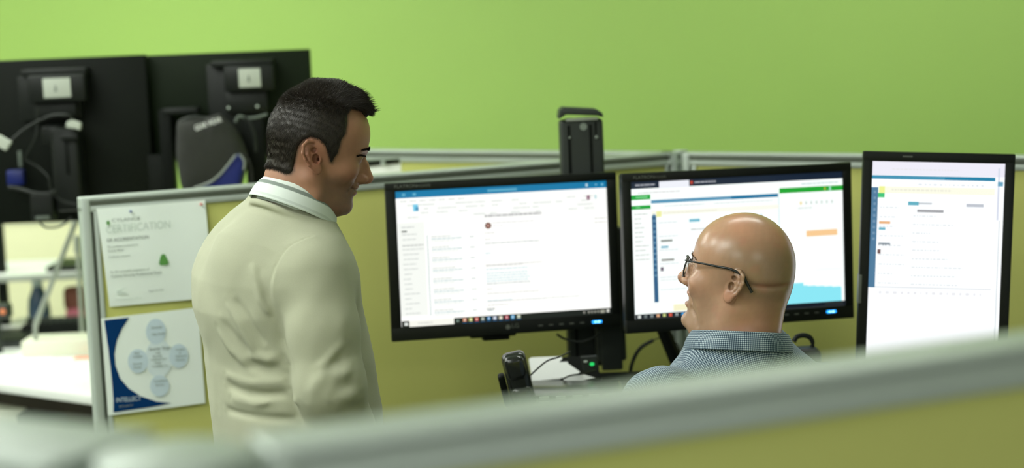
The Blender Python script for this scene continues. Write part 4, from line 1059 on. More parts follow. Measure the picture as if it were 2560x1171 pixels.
def strands(name, roots, dirs, lens, rad, m, parent, bend=None, seg=3, frame_up=None):
    """tapering hair strands, three-sided"""
    N = len(roots); K = seg+1
    t = np.linspace(0, 1, K)
    side = np.cross(dirs, np.array([0.3, 0.5, 0.8])); side /= np.linalg.norm(side, axis=1)[:, None]+1e-9
    up = np.cross(side, dirs); up /= np.linalg.norm(up, axis=1)[:, None]+1e-9
    P_ = roots[:, None, :]+dirs[:, None, :]*(lens[:, None]*t[None])[:, :, None]
    if bend is not None: P_ = P_+bend[:, None, :]*((lens[:, None]*t[None]**2))[:, :, None]
    w = rad*(1-t*0.92)
    V = []
    for a in range(3):
        c, s_ = math.cos(a*2.094), math.sin(a*2.094)
        V.append(P_+(side[:, None, :]*c+up[:, None, :]*s_)*w[None, :, None])
    V = np.stack(V, 2).reshape(-1, 3)            # N,K,3
    b = (np.arange(N)*K*3)[:, None, None]; k = (np.arange(seg)*3)[None, :, None]; a = np.arange(3)[None, None, :]; a2 = (a+1) % 3
    Q = np.stack([b+k+a, b+k+a2, b+k+3+a2, b+k+3+a], -1).reshape(-1, 4)
    return np_mesh(name, V, Q, m, parent)
def collar(name, C0, e1, e2, e3, top, bot, par, m, gap=18, leaf=0.03, leaf_out=0.012, th=0.0022, tilt_top=0.0, n=120, nv=14, crease=None):
    """a folded shirt collar: a ring of cloth round the neck with two leaf points at the front"""
    phis = np.radians(np.linspace(gap, 360-gap, n)); V = []; UV = []
    arc = 0; prev = None
    for ph in phis:
        dfront = min(ph, 2*math.pi-ph)                        # 0 at the throat
        lf = max(0.0, 1-(dfront-math.radians(gap))/math.radians(62))**1.6
        T = C0+e1*top[0]*math.cos(ph)+e2*top[1]*math.sin(ph)+e3*(top[2]+tilt_top*math.cos(ph))
        Bt = C0+e1*(bot[0]+leaf_out*lf)*math.cos(ph)+e2*(bot[1]+leaf_out*lf)*math.sin(ph)+e3*(bot[2]-leaf*lf)
        if prev is not None: arc += np.linalg.norm((T+Bt)/2-prev)
        prev = (T+Bt)/2; Lv = np.linalg.norm(T-Bt)
        row = []
        rad = (e1*math.cos(ph)+e2*math.sin(ph))
        for j in range(nv+1):
            v = j/nv; q = T*(1-v)+Bt*v + rad*0.004*math.sin(math.pi*v)
            # roll over the top
            if j == 0: q = q-rad*0.004-e3*0.002
            row.append(q); UV.append((arc, v*Lv, v))
        V.append(row)
    V = np.array(V); N = V.shape[0]; M_ = V.shape[1]
    Vf = V.reshape(-1, 3)
    Q = np.array([(i*M_+j, (i+1)*M_+j, (i+1)*M_+j+1, i*M_+j+1) for i in range(N-1) for j in range(M_-1)])
    o = np_mesh(name, Vf, Q, m, par, uv=np.array(UV))
    md = o.modifiers.new('s', 'SOLIDIFY'); md.thickness = th; md.offset = 0
    return o
def stripe_mat():
    m = mat('striped_cotton', (0.62, 0.68, 0.62, 1), 0.8, bump=(900, 0.1, 'noise')); nt = m.node_tree; b = nt.nodes['Principled BSDF']
    a = nt.nodes.new('ShaderNodeAttribute'); a.attribute_name = 'cloth'; sp = nt.nodes.new('ShaderNodeSeparateXYZ'); nt.links.new(a.outputs['Vector'], sp.inputs[0])
    r = nt.nodes.new('ShaderNodeValToRGB'); nt.links.new(sp.outputs[2], r.inputs[0])
    e = r.color_ramp.elements; r.color_ramp.interpolation = 'LINEAR'
    W_ = (0.66, 0.72, 0.67, 1); G_ = (0.20, 0.235, 0.21, 1); L_ = (0.55, 0.61, 0.56, 1)
    e[0].position = 0; e[0].color = W_; e[1].position = 1; e[1].color = W_
    for p, c in ((.24, W_), (.27, G_), (.40, G_), (.43, W_), (.80, W_), (.82, L_), (.90, L_), (.92, W_)):
        x = e.new(p); x.color = c
    nt.links.new(r.outputs[0], b.inputs['Base Color']); return m
def gingham_mat():
    m = mat('gingham_cotton', (.4, .5, .6, 1), 0.85); nt = m.node_tree; b = nt.nodes['Principled BSDF']
    a = nt.nodes.new('ShaderNodeAttribute'); a.attribute_name = 'cloth'; sp = nt.nodes.new('ShaderNodeSeparateXYZ'); nt.links.new(a.outputs['Vector'], sp.inputs[0])
    out = []
    for k in (0, 1):
        ml = nt.nodes.new('ShaderNodeMath'); ml.operation = 'MULTIPLY'; ml.inputs[1].default_value = 1/0.0037; nt.links.new(sp.outputs[k], ml.inputs[0])
        fr = nt.nodes.new('ShaderNodeMath'); fr.operation = 'FRACT'; nt.links.new(ml.outputs[0], fr.inputs[0])
        lt = nt.nodes.new('ShaderNodeMath'); lt.operation = 'LESS_THAN'; lt.inputs[1].default_value = 0.5; nt.links.new(fr.outputs[0], lt.inputs[0]); out.append(lt)
    ad = nt.nodes.new('ShaderNodeMath'); ad.operation = 'ADD'; nt.links.new(out[0].outputs[0], ad.inputs[0]); nt.links.new(out[1].outputs[0], ad.inputs[1])
    hf = nt.nodes.new('ShaderNodeMath'); hf.operation = 'MULTIPLY'; hf.inputs[1].default_value = 0.5; nt.links.new(ad.outputs[0], hf.inputs[0])
    r = nt.nodes.new('ShaderNodeValToRGB'); r.color_ramp.interpolation = 'CONSTANT'; nt.links.new(hf.outputs[0], r.inputs[0])
    e = r.color_ramp.elements; e[0].position = 0; e[0].color = (0.60, 0.68, 0.72, 1); e[1].position = 0.25; e[1].color = (0.165, 0.235, 0.31, 1)
    x = e.new(0.75); x.color = (0.018, 0.042, 0.075, 1)
    nt.links.new(r.outputs[0], b.inputs['Base Color']); return m
MT['skinA'] = skin_mat('olive_skin', 0.50); MT['skinB'] = skin_mat('fair_skin', 0.27, 0.15)
MT['sweater'] = mat('beige_knit', (0.395, 0.402, 0.290, 1), 0.95, noise=(500, 0.06), bump=(2200, 0.25, 'noise'))
MT['hair'] = mat('dark_hair', (0.020, 0.0145, 0.009, 1), 0.40, noise=(160, 0.5), bump=(900, 0.5, 'noise'), spec=.35)
MT['brow'] = mat('brow_hair', (0.015, 0.010, 0.007, 1), 0.8, spec=.05)
MT['eye'] = mat('eye_white', (0.40, 0.37, 0.33, 1), 0.2)
MT['stripe'] = stripe_mat(); MT['gingham'] = gingham_mat()
MT['frame'] = mat('black_glasses_frame', (0.012, 0.013, 0.012, 1), 0.35)

# ----------------------------------------------------------------- the standing man
AZ = R(34)
tF = np.array([math.cos(AZ), math.sin(AZ), 0]); tL = np.array([-math.sin(AZ), math.cos(AZ), 0]); tU = np.array([0, 0, 1.0])
T0 = P(702, 760, 3.33)
TA = Frame(T0, tF, tL, tU)
man = thing('person', 'standing man with short dark hair in a beige sweater over a striped collar', 'person', (T0[0], T0[1], 0))
manO = np.array([T0[0], T0[1], 0.0])
oA = dict(cb=.016, jaw=-.001, nose=(.1225, .078), open=0, ear=(-.012, .117, R(27)), es=1.03, closed=1)
FA = head_frame(R(12), R(-14), R(0), (.1225, 0, .078), P(932, 450, 3.33), .985)
_e = at_side(FA, 785, 393, -.080); oA['ear'] = (_e[0], _e[1], R(27)); print('ear A', _e)
eA1 = tF*math.cos(R(27))-tU*math.sin(R(27)); eA3 = tU*math.cos(R(27))+tF*math.sin(R(27)); CA = P(739, 505, 3.30)
def neckA(p):
    return s_chain(p, [CA-eA3*.10-tF*.01, CA-eA3*.02, FA.wld((-.022, 0, .045)), FA.wld((-.022, 0, .085))], [.066, .058, .056, .054], .02)
shR, elR, wrR = P(786, 688, 3.18), P(826, 965, 3.13), P(880, 1190, 3.20)
shL, elL, wrL = P(582, 665, 3.48), P(560, 775, 3.55), P(720, 900, 3.76)
def skinA(p):
    q = FA.loc(p)
    d = head_sdf(q, oA)*FA.s
    d = smin(d, neckA(p), .022)
    return d
_zt = np.array([-.62, -.45, -.3, -.2, -.1, 0, .06, .10, .135, .165, .2])
_aa = np.array([.130, .135, .142, .145, .142, .136, .122, .102, .075, .05, .03])
_ww = np.array([.188, .192, .197, .199, .197, .193, .188, .170, .135, .09, .05])
_cx = np.array([.0, .005, .018, .018, .010, -.004, -.006, -.002, .006, .014, .02])
def loft(q, zt, aa, ww, cx, n=2.3):
    z = q[:, 2]; a = np.interp(z, zt, aa).astype(f32); w = np.interp(z, zt, ww).astype(f32); c = np.interp(z, zt, cx).astype(f32)
    k = (np.abs((q[:, 0]-c)/a)**n+np.abs(q[:, 1]/w)**n)**(1/n)
    d = (k-1)*np.minimum(a, w)
    return np.maximum(np.maximum(d, zt[0]-z), z-zt[-1])
def sw_core(p):
    q = TA.loc(p)
    d = loft(q, _zt, _aa, _ww, _cx)
    lR, lL = TA.loc(np.array([shR, shL], f32))
    d = smin(d, s_ell(q, (-.028, .0, .035), (.112, .168, .120)), .06)
    d = smin(d, s_chain(q, [(.02, 0, .140), (-.005, -.10, .095), lR+np.array([0, .025, .0])], [.055, .054, .060], .03), .09)
    d = smin(d, s_chain(q, [(.02, 0, .140), (-.005, .10, .095), lL+np.array([0, -.025, .0])], [.055, .054, .052], .03), .09)
    return d
def armR(p): return s_chain(p, [shR, (shR+elR)/2+np.array([0.0, -.004, 0]), elR, (elR+wrR)/2, wrR], [.068, .0655, .063, .060, .048], .02)
def armL(p): return s_chain(p, [shL, (shL+elL)/2, elL, wrL], [.058, .056, .050, .040], .02)
def sw0(p):
    d = sw_core(p)
    d = smin(d, armR(p), .014); d = smin(d, armL(p), .012)
    d = smin(d, s_cap(p, CA-eA3*.115-tF*.01, CA-eA3*.055, .105, .068), .03)
    return d
# folds placed where they lie on the cloth
def fold(fn, pix, amp, w): return ([march(fn, *x) for x in pix], amp, w)
FOLDS = [fold(sw0, x, a, w) for x, a, w in (
    ([(628, 655), (640, 700), (652, 750), (682, 800)], .0052, .0075), ([(660, 690), (672, 760), (700, 830)], -.006, .014),
    ([(566, 752), (600, 810), (640, 888)], .0050, .0070), ([(541, 815), (575, 870), (628, 922)], .0045, .010),
    ([(585, 740), (620, 800), (665, 870)], -.0038, .0080), ([(552, 792), (592, 850), (640, 905)], -.0035, .011),
    ([(690, 780), (705, 850), (730, 930)], -.0060, .009), ([(560, 935), (630, 958), (720, 955)], .0036, .0075), ([(560, 960), (620, 985), (730, 985)], -.0042, .0085),
    ([(575, 995), (640, 1010), (750, 1005)], .0038, .0080), ([(560, 1022), (650, 1045), (750, 1050)], -.0040, .0085), ([(530, 1018), (545, 1026)], .005, .014),
    ([(600, 905), (660, 925), (715, 920)], -.005, .012), ([(610, 880), (670, 900), (710, 893)], .0045, .010),
    ([(870, 880), (840, 905), (800, 915)], -.0050, .011), ([(888, 915), (860, 935), (820, 945)], .0045, .010), ([(895, 945), (865, 965), (825, 970)], -.0055, .011),
    ([(905, 985), (870, 995), (830, 992)], .0045, .010), ([(915, 1015), (880, 1022), (845, 1015)], -.0045, .010), ([(765, 1000), (790, 960), (830, 925)], .004, .012),
    ([(862, 760), (850, 820), (845, 870)], .003, .014), ([(790, 930), (830, 890), (866, 845)], .0038, .0080))]
seamR = [march(sw0, *x) for x in ((780, 592), (750, 603), (722, 618), (700, 645), (684, 678), (674, 712), (672, 745), (680, 772))]
bandA = [march(sw0, *x) for x in ((618, 512), (640, 517), (668, 521), (696, 527), (720, 535), (745, 548))]
nB1 = tF*math.cos(R(33))-tU*math.sin(R(33)); nB3 = tU*math.cos(R(33))+tF*math.sin(R(33))
def sweater_sdf(p):
    d = sw0(p)
    for pts, amp, w in FOLDS:
        P0 = np.array(pts).mean(0).astype(f32); rad = max(np.linalg.norm(np.array(x)-P0) for x in pts)+3*w
        m = ((p-P0)**2).sum(1) < rad*rad
        if m.any():
            dd = s_chain(p[m], pts, [0]*len(pts)); L_ = 1.0
            e0 = ((p[m]-np.array(pts[0], f32))**2).sum(1); e1 = ((p[m]-np.array(pts[-1], f32))**2).sum(1); k2 = (1.9*w)**2
            d[m] = d[m]-f32(amp)*1.25*np.exp(-(dd/w)**2)*(1-np.exp(-e0/k2))*(1-np.exp(-e1/k2))
    m = d < .02
    if m.any():
        pm = p[m]
        d[m] += .0030*np.exp(-(s_chain(pm, seamR, [0]*len(seamR))/.0021)**2)-.0014*np.exp(-(s_chain(pm, [x+np.array([.006, 0, 0]) for x in seamR], [0]*len(seamR))/.005)**2)
        d[m] += .0012*np.exp(-(s_chain(pm, bandA, [0]*len(bandA))/.0020)**2)
        d[m] += .0022*noise3(pm, 26, 4)+.0009*noise3(pm*np.array([1, 1, .55], f32), 75, 5)
    # the neck opening
    d = smin(d, ringd(p, CA-nB3*.040+tF*.004, nB1, tL, nB3, .076, .072, .0065), .006)
    d = smax(d, -s_chain(p, [CA+eA3*.045, CA+eA3*.16], [.074, .085]), .010)
    q = TA.loc(p)
    return smax(d, -(q[:, 2]+.49), .01)
def ringd(p, c, a, b, n, Ra, Rb, r):
    v = p-c.astype(f32); x = v@a.astype(f32); y = v@b.astype(f32)*f32(Ra/Rb); z = v@n.astype(f32)
    return np.sqrt((np.sqrt(x*x+y*y)-Ra)**2+z*z)-r
def build_person_mesh(fn, lo, hi, h, name, m, par, O, colf=None, uvf=None):
    V, Q = polygonise(fn, lo, hi, h)
    cols = colf(V) if colf else None; uv = uvf(V) if uvf else None
    return np_mesh(name, V-O.astype(f32), Q, m, par, cols, uv), V, Q
def bbox(pts, pad): a = np.array(pts); return a.min(0)-pad, a.max(0)+pad
lo, hi = bbox([shR, elR, wrR, shL, elL, wrL, TA.wld((0, .18, -.56)), TA.wld((0, -.18, .2)), TA.wld((.15, 0, -.5)), TA.wld((-.15, 0, 0)), TA.wld((0, 0, .24))], .075)
build_person_mesh(sweater_sdf, lo, hi, .0030, 'sweater', MT['sweater'], man, manO)
def skin_cols(FR, o, base, man_a):
    def fn(V):
        q = FR.loc(V); x, y, z = q[:, 0], np.abs(q[:, 1]), q[:, 2]
        c = np.repeat(np.array([base]), len(V), 0).astype(float)
        n = noise3(q, 60, 9)*.5+.5
        red = (0.58, 0.235, 0.165) if not man_a else (0.38, 0.145, 0.092)
        # blood colour of ears, nose and cheeks
        ea = np.exp(-(((x-o['ear'][0])/.022)**2+((z-o['ear'][1])/.034)**2))*sst(y, .066, .080)
        c = mixc(c, red, ea*.75)
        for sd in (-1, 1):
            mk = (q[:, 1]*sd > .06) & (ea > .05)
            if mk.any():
                _, cv = ear(q[mk], sd, o['ear'][0], o['ear'][1], o['ear'][2]); c[mk] = mixc(c[mk], (0.16, 0.05, 0.035), sst(cv, .0018, -.0010)*.55)  # ear hollows darkened, their shade painted into the colour
        c = mixc(c, red, np.exp(-(((x-o['nose'][0])/.02)**2+(y/.016)**2+((z-o['nose'][1])/.016)**2))*.35)
        c = mixc(c, red, np.exp(-(((x-.07)/.03)**2+((y-.045)/.025)**2+((z-.082)/.024)**2))*.30)
        jd = o['jaw']; lips = np.exp(-((y/.021)**2))*(np.exp(-(((z-.060)/.0048)**2))+np.exp(-(((z-.0465+jd*.9)/.0058)**2)))*sst(x, .084, .090)
        c = mixc(c, (0.42, 0.13, 0.10) if man_a else (0.55, 0.20, 0.16), np.clip(lips, 0, 1)*.8)
        # beard shadow
        b = sst(z, .088, .060)*sst(x, .006, .030)*(1-np.clip(lips, 0, 1)); b = b*np.clip(1-np.exp(-((z-.075)/.012)**2)*(x > .09), 0, 1)
        c = mixc(c, (0.085, 0.062, 0.045) if man_a else (0.26, 0.18, 0.12), b*(.52 if man_a else .35)*(.8+.4*n))
        no = np.exp(-(((x-o['nose'][0]+.0200)/.0062)**2+((y-.0085)/.0050)**2+((z-o['nose'][1]+.0085)/.0040)**2)); c = mixc(c, (0.03, 0.012, 0.008), np.clip(no*1.3, 0, 1)*.9)  # nostril shade painted into the skin colour
        if man_a:
            pd = poly_sd(x, z, HAIRP); c = mixc(c, (0.035, 0.026, 0.018), sst(pd, .006, -.004)*.9*sst(y, .0790, .0765))
            ey = np.exp(-(((y-.033)/.016)**2+((z-.1120)/.0075)**2))*sst(x, .070, .080); c = mixc(c, (0.10, 0.048, 0.030), ey*.7)  # shadow around the eyes painted into the skin
        else:
            fr_ = sst(z, .16, .21)*sst(noise3(q, 34, 3), -.5, .6); c = mixc(c, (0.60, 0.27, 0.17), fr_*.55)
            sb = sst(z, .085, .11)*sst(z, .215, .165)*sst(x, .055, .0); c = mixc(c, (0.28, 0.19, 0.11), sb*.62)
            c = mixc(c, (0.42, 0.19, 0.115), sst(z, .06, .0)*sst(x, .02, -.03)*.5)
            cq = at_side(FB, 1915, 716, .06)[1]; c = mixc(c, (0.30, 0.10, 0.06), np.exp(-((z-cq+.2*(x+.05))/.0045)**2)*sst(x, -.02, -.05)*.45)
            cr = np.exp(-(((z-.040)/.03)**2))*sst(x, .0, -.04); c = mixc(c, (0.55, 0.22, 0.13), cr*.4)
        if o['open'] > 0:
            mo = (np.abs(s_ell(q, (.094, 0, .0535-jd*.45), (.022, .020, .0035+jd*.42))) < .0015) & (x < .090); c[mo] = (.10, .02, .02)
        c = mixc(c, np.array(red)*.9, sst(noise3(q, 70, 31)+.6*noise3(q, 170, 33), .25, 1.2)*.28)
        return c*(1+.06*noise3(q, 25, 12)[:, None]+.04*noise3(q, 300, 17)[:, None])
    return fn
HAIRP = [(.20, .30)]+[at_side(FA, *v) for v in ((960, 292, 0), (926, 290, 0), (905, 277, -.03), (876, 271, -.048), (868, 285, -.055), (868, 305, -.060), (864, 333, -.064), (853, 350, -.067), (845, 384, -.070), (838, 393, -.071), (831, 410, -.072), (826, 407, -.072), (820, 387, -.073), (810, 362, -.074), (796, 348, -.075), (778, 343, -.075), (760, 350, -.075), (747, 368, -.074), (741, 398, -.073), (736, 428, -.068), (727, 436, -.062), (712, 435, -.055), (700, 428, -.045), (682, 422, -.03), (640, 420, 0))]+[(-.25, .07), (-.25, .30)]
lo, hi = bbox([FA.wld((.14, 0, 0)), FA.wld((-.11, .08, .24)), FA.wld((-.11, -.09, .24)), FA.wld((.12, .08, .24)), CA-eA3*.10], .03)
build_person_mesh(skinA, lo, hi, .00135, 'head_and_neck', MT['skinA'], man, manO, skin_cols(FA, oA, (0.355, 0.175, 0.105), True))
# hair: a close cap of hair, a forward quiff, and strands growing from it
QP = [(a, 0, b) for a, b in (at_side(FA, *v) for v in ((785, 222, 0), (838, 230, 0), (882, 249, 0), (909, 281, 0)))]
def hairA_sdf(p):
    q = FA.loc(p); ay = np.abs(q[:, 1])
    d = head_sdf_skull(q)
    top = sst(q[:, 2], .165, .225); frn = sst(q[:, 0], -.03, .07)
    th = .0038+.0060*top*(.3+.7*frn)
    e = d-th
    qs = np.stack([q[:, 0], np.maximum(ay-.024, 0), q[:, 2]], 1)
    quiff = s_chain(qs, QP, [.011, .0130, .0125, .0085], .015)
    e = smin(e, quiff, .02)
    e = e+.0006*noise3(q, 260, 2)
    pd = poly_sd(q[:, 0], q[:, 2], HAIRP)
    # the quiff overhangs the hairline
    pd = np.minimum(pd, quiff+.002)
    e = smax(e, pd, .010)
    return np.maximum(e, -(d+.004))
def head_sdf_skull(q):
    cb = oA['cb']; d = s_ell(q, (cb*.5-.004, 0, .150), (.096-cb*.5, .077, .087))
    d = smin(d, s_ell(q, (-.020+cb, 0, .135), (.078, .073, .068)), .03)
    d = smin(d, s_ell(q, (.042, 0, .152), (.053, .060, .052)), .03)
    d = smin(d, s_ell(q, (.038, 0, .088), (.050, .058, .066)), .03)
    p = (FA.O.astype(f32)+(q*f32(FA.s))@FA.R.astype(f32))
    return smin(d, neckA(p), .022)
lo, hi = bbox([FA.wld((.13, .08, .07)), FA.wld((-.12, .08, .26)), FA.wld((-.12, -.08, .07)), FA.wld((.12, -.08, .26))], .02)
hair_o, HV, HQ = build_person_mesh(hairA_sdf, lo, hi, .0016, 'hair', MT['hair'], man, manO)
hq = FA.loc(HV)
# outward normals from the field itself
def grad(fn, V, e=.0012):
    g = np.stack([fn(V+np.eye(3, dtype=f32)[k]*f32(e))-fn(V-np.eye(3, dtype=f32)[k]*f32(e)) for k in range(3)], 1)
    return g/(np.linalg.norm(g, axis=1)[:, None]+1e-9)
HN = grad(hairA_sdf, HV); nq = HN@FA.R.T
outer = head_sdf_skull(hq) > .002
cand = np.where(outer)[0]
pick = rng.choice(cand, min(42000, len(cand)), replace=False)
r_ = hq[pick]; n_ = nq[pick]
top = sst(r_[:, 2], .185, .225)
frn = sst(r_[:, 0], -.02, .08)
down = np.stack([-.25+0*r_[:, 0], 0*r_[:, 0], -1+0*r_[:, 0]], 1)
tq = down-n_*(down*n_).sum(1)[:, None]; tq /= np.linalg.norm(tq, axis=1)[:, None]+1e-6
upf = np.stack([.15+.85*frn, .0*frn, 1.1-.55*frn], 1)
jit = rng.normal(size=r_.shape)*.20
dq = (n_*.20+tq*1.0)*(1-top[:, None])+(n_*.55+upf*.8)*top[:, None]+jit*(.35+.6*top[:, None])
dq /= np.linalg.norm(dq, axis=1)[:, None]
ln = (.0065+.0045*rng.random(len(pick)))*(1-top)+(.0050+.0060*rng.random(len(pick)))*top
ln *= np.where(poly_sd(r_[:, 0], r_[:, 2], HAIRP) > -.004, .5, 1)
roots = HV[pick]-manO.astype(f32)-HN[pick]*.0012
bend = FA.vec(np.stack([.35*top*frn, 0*top, -.10-.10*top], 1))
strands('hair_strands', roots, dq@FA.R, ln, .00042, MT['hair'], hair_o, bend=bend)
# clumped spikes on top
c2_ = cand[(hq[cand][:, 2] > .205)]; pk2 = rng.choice(c2_, 900, replace=False); r2_ = hq[pk2]; fr2 = sst(r2_[:, 0], -.02, .09)
d2 = nq[pk2]*.35+np.stack([.15+.95*fr2, 0*fr2, 1.1-.45*fr2], 1)+rng.normal(size=(900, 3))*.16; d2 /= np.linalg.norm(d2, axis=1)[:, None]
strands('hair_spikes', HV[pk2]-manO.astype(f32)-HN[pk2]*.002, d2@FA.R, (.0080+.0070*rng.random(900))*(.7+.5*fr2), .0012, MT['hair'], hair_o, bend=FA.vec(np.stack([.3*fr2, 0*fr2, -.1+0*fr2], 1)))
# brows and lashes
def brows(FR, O, m, par, dens, skin, zoff=0, ln0=.007):
    g = rng.random((dens, 2)); g[:, 0] = g[:, 0]
    y = .010+.040*g[:, 0]; z = .1345+.0035*np.sin(g[:, 0]*2.4)-.004*g[:, 0]+(g[:, 1]-.5)*(.0065-.004*g[:, 0])+zoff
    for sgn in (-1, 1):
        RT, DR = [], []
        x = np.full(dens, .12); q = np.stack([x, sgn*y, z], 1).astype(f32)
        for _ in range(30):                              # walk in to the skin
            w = (FR.O+q*FR.s@FR.R).astype(f32); d = skin(w); q[:, 0] -= np.clip(d/FR.s, -.01, .02)*.7
        RT.append((FR.O+(q*FR.s)@FR.R)); dd = np.stack([.30-.2*g[:, 0], sgn*(.7+.3*g[:, 0]), .45-.7*g[:, 0]], 1)+rng.normal(size=(dens, 3))*.15
        DR.append(dd/np.linalg.norm(dd, axis=1)[:, None])
        RT = np.concatenate(RT)-O; DR = np.concatenate(DR)@FR.R
        strands('eyebrow', RT, DR, np.full(len(RT), ln0), .00042, m, par)
brows(FA, manO, MT['brow'], man, 330, skinA, 0, .0060)
lash = MB()
_lp = [FA.loc(np.array([march(skinA, *x)], f32))[0] for x in ((891, 390), (897, 388), (903, 388), (909, 389), (914, 390.5))]
for sgn in (-1, 1):
    lash.tube([FA.wld((q[0]+.0006, -sgn*q[1], q[2]))-manO for q in _lp], lambda t: .0006+.0007*math.sin(3.1*t), seg=8)
    for k in range(26):
        t = k/25*3.99; a_ = _lp[int(t)]; b_ = _lp[int(t)+1]; q = a_+(b_-a_)*(t-int(t))
        q0 = FA.wld((q[0], -sgn*q[1], q[2]))-manO; q1 = FA.wld((q[0]+.0026, -sgn*(q[1]-.0005), q[2]-.0018))-manO
        lash.tube([q0, q1], .00038, seg=4, cr=False)
lash.build('eyelashes', MT['brow'], man)
for sgn in (-1, 1): MB().sph(FA.wld((.0715, sgn*.0315, .1120))-manO, .0113, seg=24).build('eyeball', MT['eye'], man)
collar('shirt_collar', CA-manO, eA1, tL, eA3, (.070, .066, .026), (.086, .082, -.020), man, MT['stripe'], gap=10, leaf=.022, leaf_out=.006)
collar('collar_stand', CA-manO, eA1, tL, eA3, (.066, .062, .020), (.070, .066, -.022), man, MT['stripe'], gap=4, leaf=0)
# hands, trousers, shoes
def handsA(p):
    d = s_cap(p, wrR+(elR-wrR)*.12, wrR, .030, .026)
    d = smin(d, hand(p, wrR, (.55, .15, -.75), (-.6, .6, -.3), -1, .45), .01)
    return d
lo, hi = bbox([wrR, wrR+np.array([.1, .05, -.16])], .07)
build_person_mesh(handsA, lo, hi, .0028, 'right_hand', MT['skinA'], man, manO, lambda V: np.repeat(np.array([[.355, .175, .105]]), len(V), 0))
def handL(p):
    d = s_cap(p, wrL+(elL-wrL)*.12, wrL, .030, .026)
    return smin(d, hand(p, wrL, (.7, .2, -.6), (-.5, -.5, -.5), 1, .45), .01)
lo, hi = bbox([wrL, wrL+np.array([.12, .05, -.14])], .07)
build_person_mesh(handL, lo, hi, .0028, 'left_hand', MT['skinA'], man, manO, lambda V: np.repeat(np.array([[.355, .175, .105]]), len(V), 0))
hipz = TA.wld((0, 0, -.50))
def trou(frame, hip, feet):
    def fn(p):
        q = frame.loc(p); zl = hip
        d = s_ell(q, (.0, 0, zl-.02), (.125, .165, .13))
        for sd, (kx, kz), (fx, fz) in feet:
            d = smin(d, s_chain(q, [(0, sd*.085, zl-.03), (kx, sd*.095, kz), (fx, sd*.10, fz)], [.088, .062, .050], .02), .04)
        return smax(d, q[:, 2]-(zl+.11), .008)
    return fn
fz = -T0[2]+.10; kz_ = (-.56+fz)/2-.02
tr = trou(TA, -.54, [(1, (.02, kz_), (-.01, fz)), (-1, (.02, kz_), (.0, fz))])
lo, hi = bbox([TA.wld((.17, .2, -.40)), TA.wld((-.17, -.2, fz-.07)), TA.wld((.17, -.2, fz)), TA.wld((-.17, .2, -.4))], .03)
build_person_mesh(tr, lo, hi, .009, 'trousers', MT['trouser'], man, manO)
def shoe(par, O, FR, x, y, z0):
    b = MB(); Rm = Matrix((tuple(FR.R[0]), tuple(FR.R[1]), tuple(FR.R[2]))).transposed().to_4x4()
    c = Vector(FR.wld((x, y, 0))-O); c.z = 0
    Mx = Matrix.Translation(c) @ Rm
    b.box((-.085, -.045, 0), (.19, .045, .022), .010, mw=Mx, seg=3)
    b.box((-.080, -.042, .018), (.06, .042, .10), .030, mw=Mx, seg=4)
    b.box((.0, -.043, .018), (.185, .043, .066), .024, mw=Mx, seg=4)
    b.build('shoe', MT['shoe'], par)
for sd in (1, -1): shoe(man, manO, TA, -.005, sd*.10, 0)

# ----------------------------------------------------------------- the seated bald man
BZ = R(113)
bF = np.array([math.cos(BZ), math.sin(BZ), 0]); bL = np.array([-math.sin(BZ), math.cos(BZ), 0]); bU = np.array([0, 0, 1.0])
B0 = P(1858, 1120, 3.33)
TB_ = Frame(B0, bF, bL, bU)
mb_ = thing('person', 'seated bald man with black glasses in a blue gingham shirt, laughing', 'person', (B0[0], B0[1], 0))
bO = np.array([B0[0], B0[1], 0.0])
oB = dict(cb=.013, jaw=.012, nose=(.1225, .080), open=1, ear=(-.010, .106, R(9)), fat=1, smile=1, cf=.004, es=.98)
FB = head_frame(R(180-22), R(15), R(0), (.1225, 0, .080), P(1695, 692, 3.37), 1.01)
_e = at_side(FB, 1833, 713, .080); oB['ear'] = (_e[0], _e[1], R(9)); print('ear B', _e)
CB = P(1848, 868, 3.31)
eB1 = bF*math.cos(R(8))-bU*math.sin(R(8)); eB2 = bL*math.cos(.15)+bU*math.sin(.15); eB3 = np.cross(eB1, eB2); eB3 /= np.linalg.norm(eB3)
def neckB(p):
    return s_chain(p, [CB-eB3*.12, CB-eB3*.01, FB.wld((-.022, 0, .045)), FB.wld((-.026, 0, .09))], [.080, .074, .067, .064], .02)
NCR = None
def skinB(p):
    q = FB.loc(p)
    d = head_sdf(q, oB)*FB.s
    d = smin(d, neckB(p), .035)
    if NCR is not None:
        m = d < .02
        if m.any():
            pm = p[m]
            for pts, amp, w in NCR: d[m] -= f32(amp)*np.exp(-(s_chain(pm, pts, [0]*len(pts))/w)**2)
    return d
NCR = [fold(skinB, x, a, w) for x, a, w in (
    ([(1870, 712), (1905, 718), (1935, 719), (1962, 714)], -.0022, .0050), ([(1865, 700), (1905, 704), (1950, 702)], .0012, .012), ([(1880, 735), (1920, 740), (1955, 735)], .0012, .014),
    ([(1728, 772), (1738, 790), (1742, 815)], -.0022, .005), ([(1744, 770), (1752, 800)], .0012, .008), ([(1722, 700), (1730, 715), (1726, 735)], .002, .008))]
lo, hi = bbox([FB.wld((.14, 0, -.02)), FB.wld((-.11, .09, .24)), FB.wld((-.11, -.09, .24)), FB.wld((.12, .08, .24)), CB-eB3*.12-bF*.05, CB-eB3*.12+bF*.05], .03)
build_person_mesh(skinB, lo, hi, .0014, 'head_and_neck', MT['skinB'], mb_, bO, skin_cols(FB, oB, (0.520, 0.300, 0.192), False))
MT['faintbrow'] = mat('light_brow_hair', (0.16, 0.10, 0.06, 1), 0.6)
brows(FB, bO, MT['faintbrow'], mb_, 90, skinB, .000, .005)
for sgn in (-1, 1): MB().sph(FB.wld((.0748, sgn*.0315, .1130))-bO, .0113, seg=24).build('eyeball', MT['eye'], mb_)
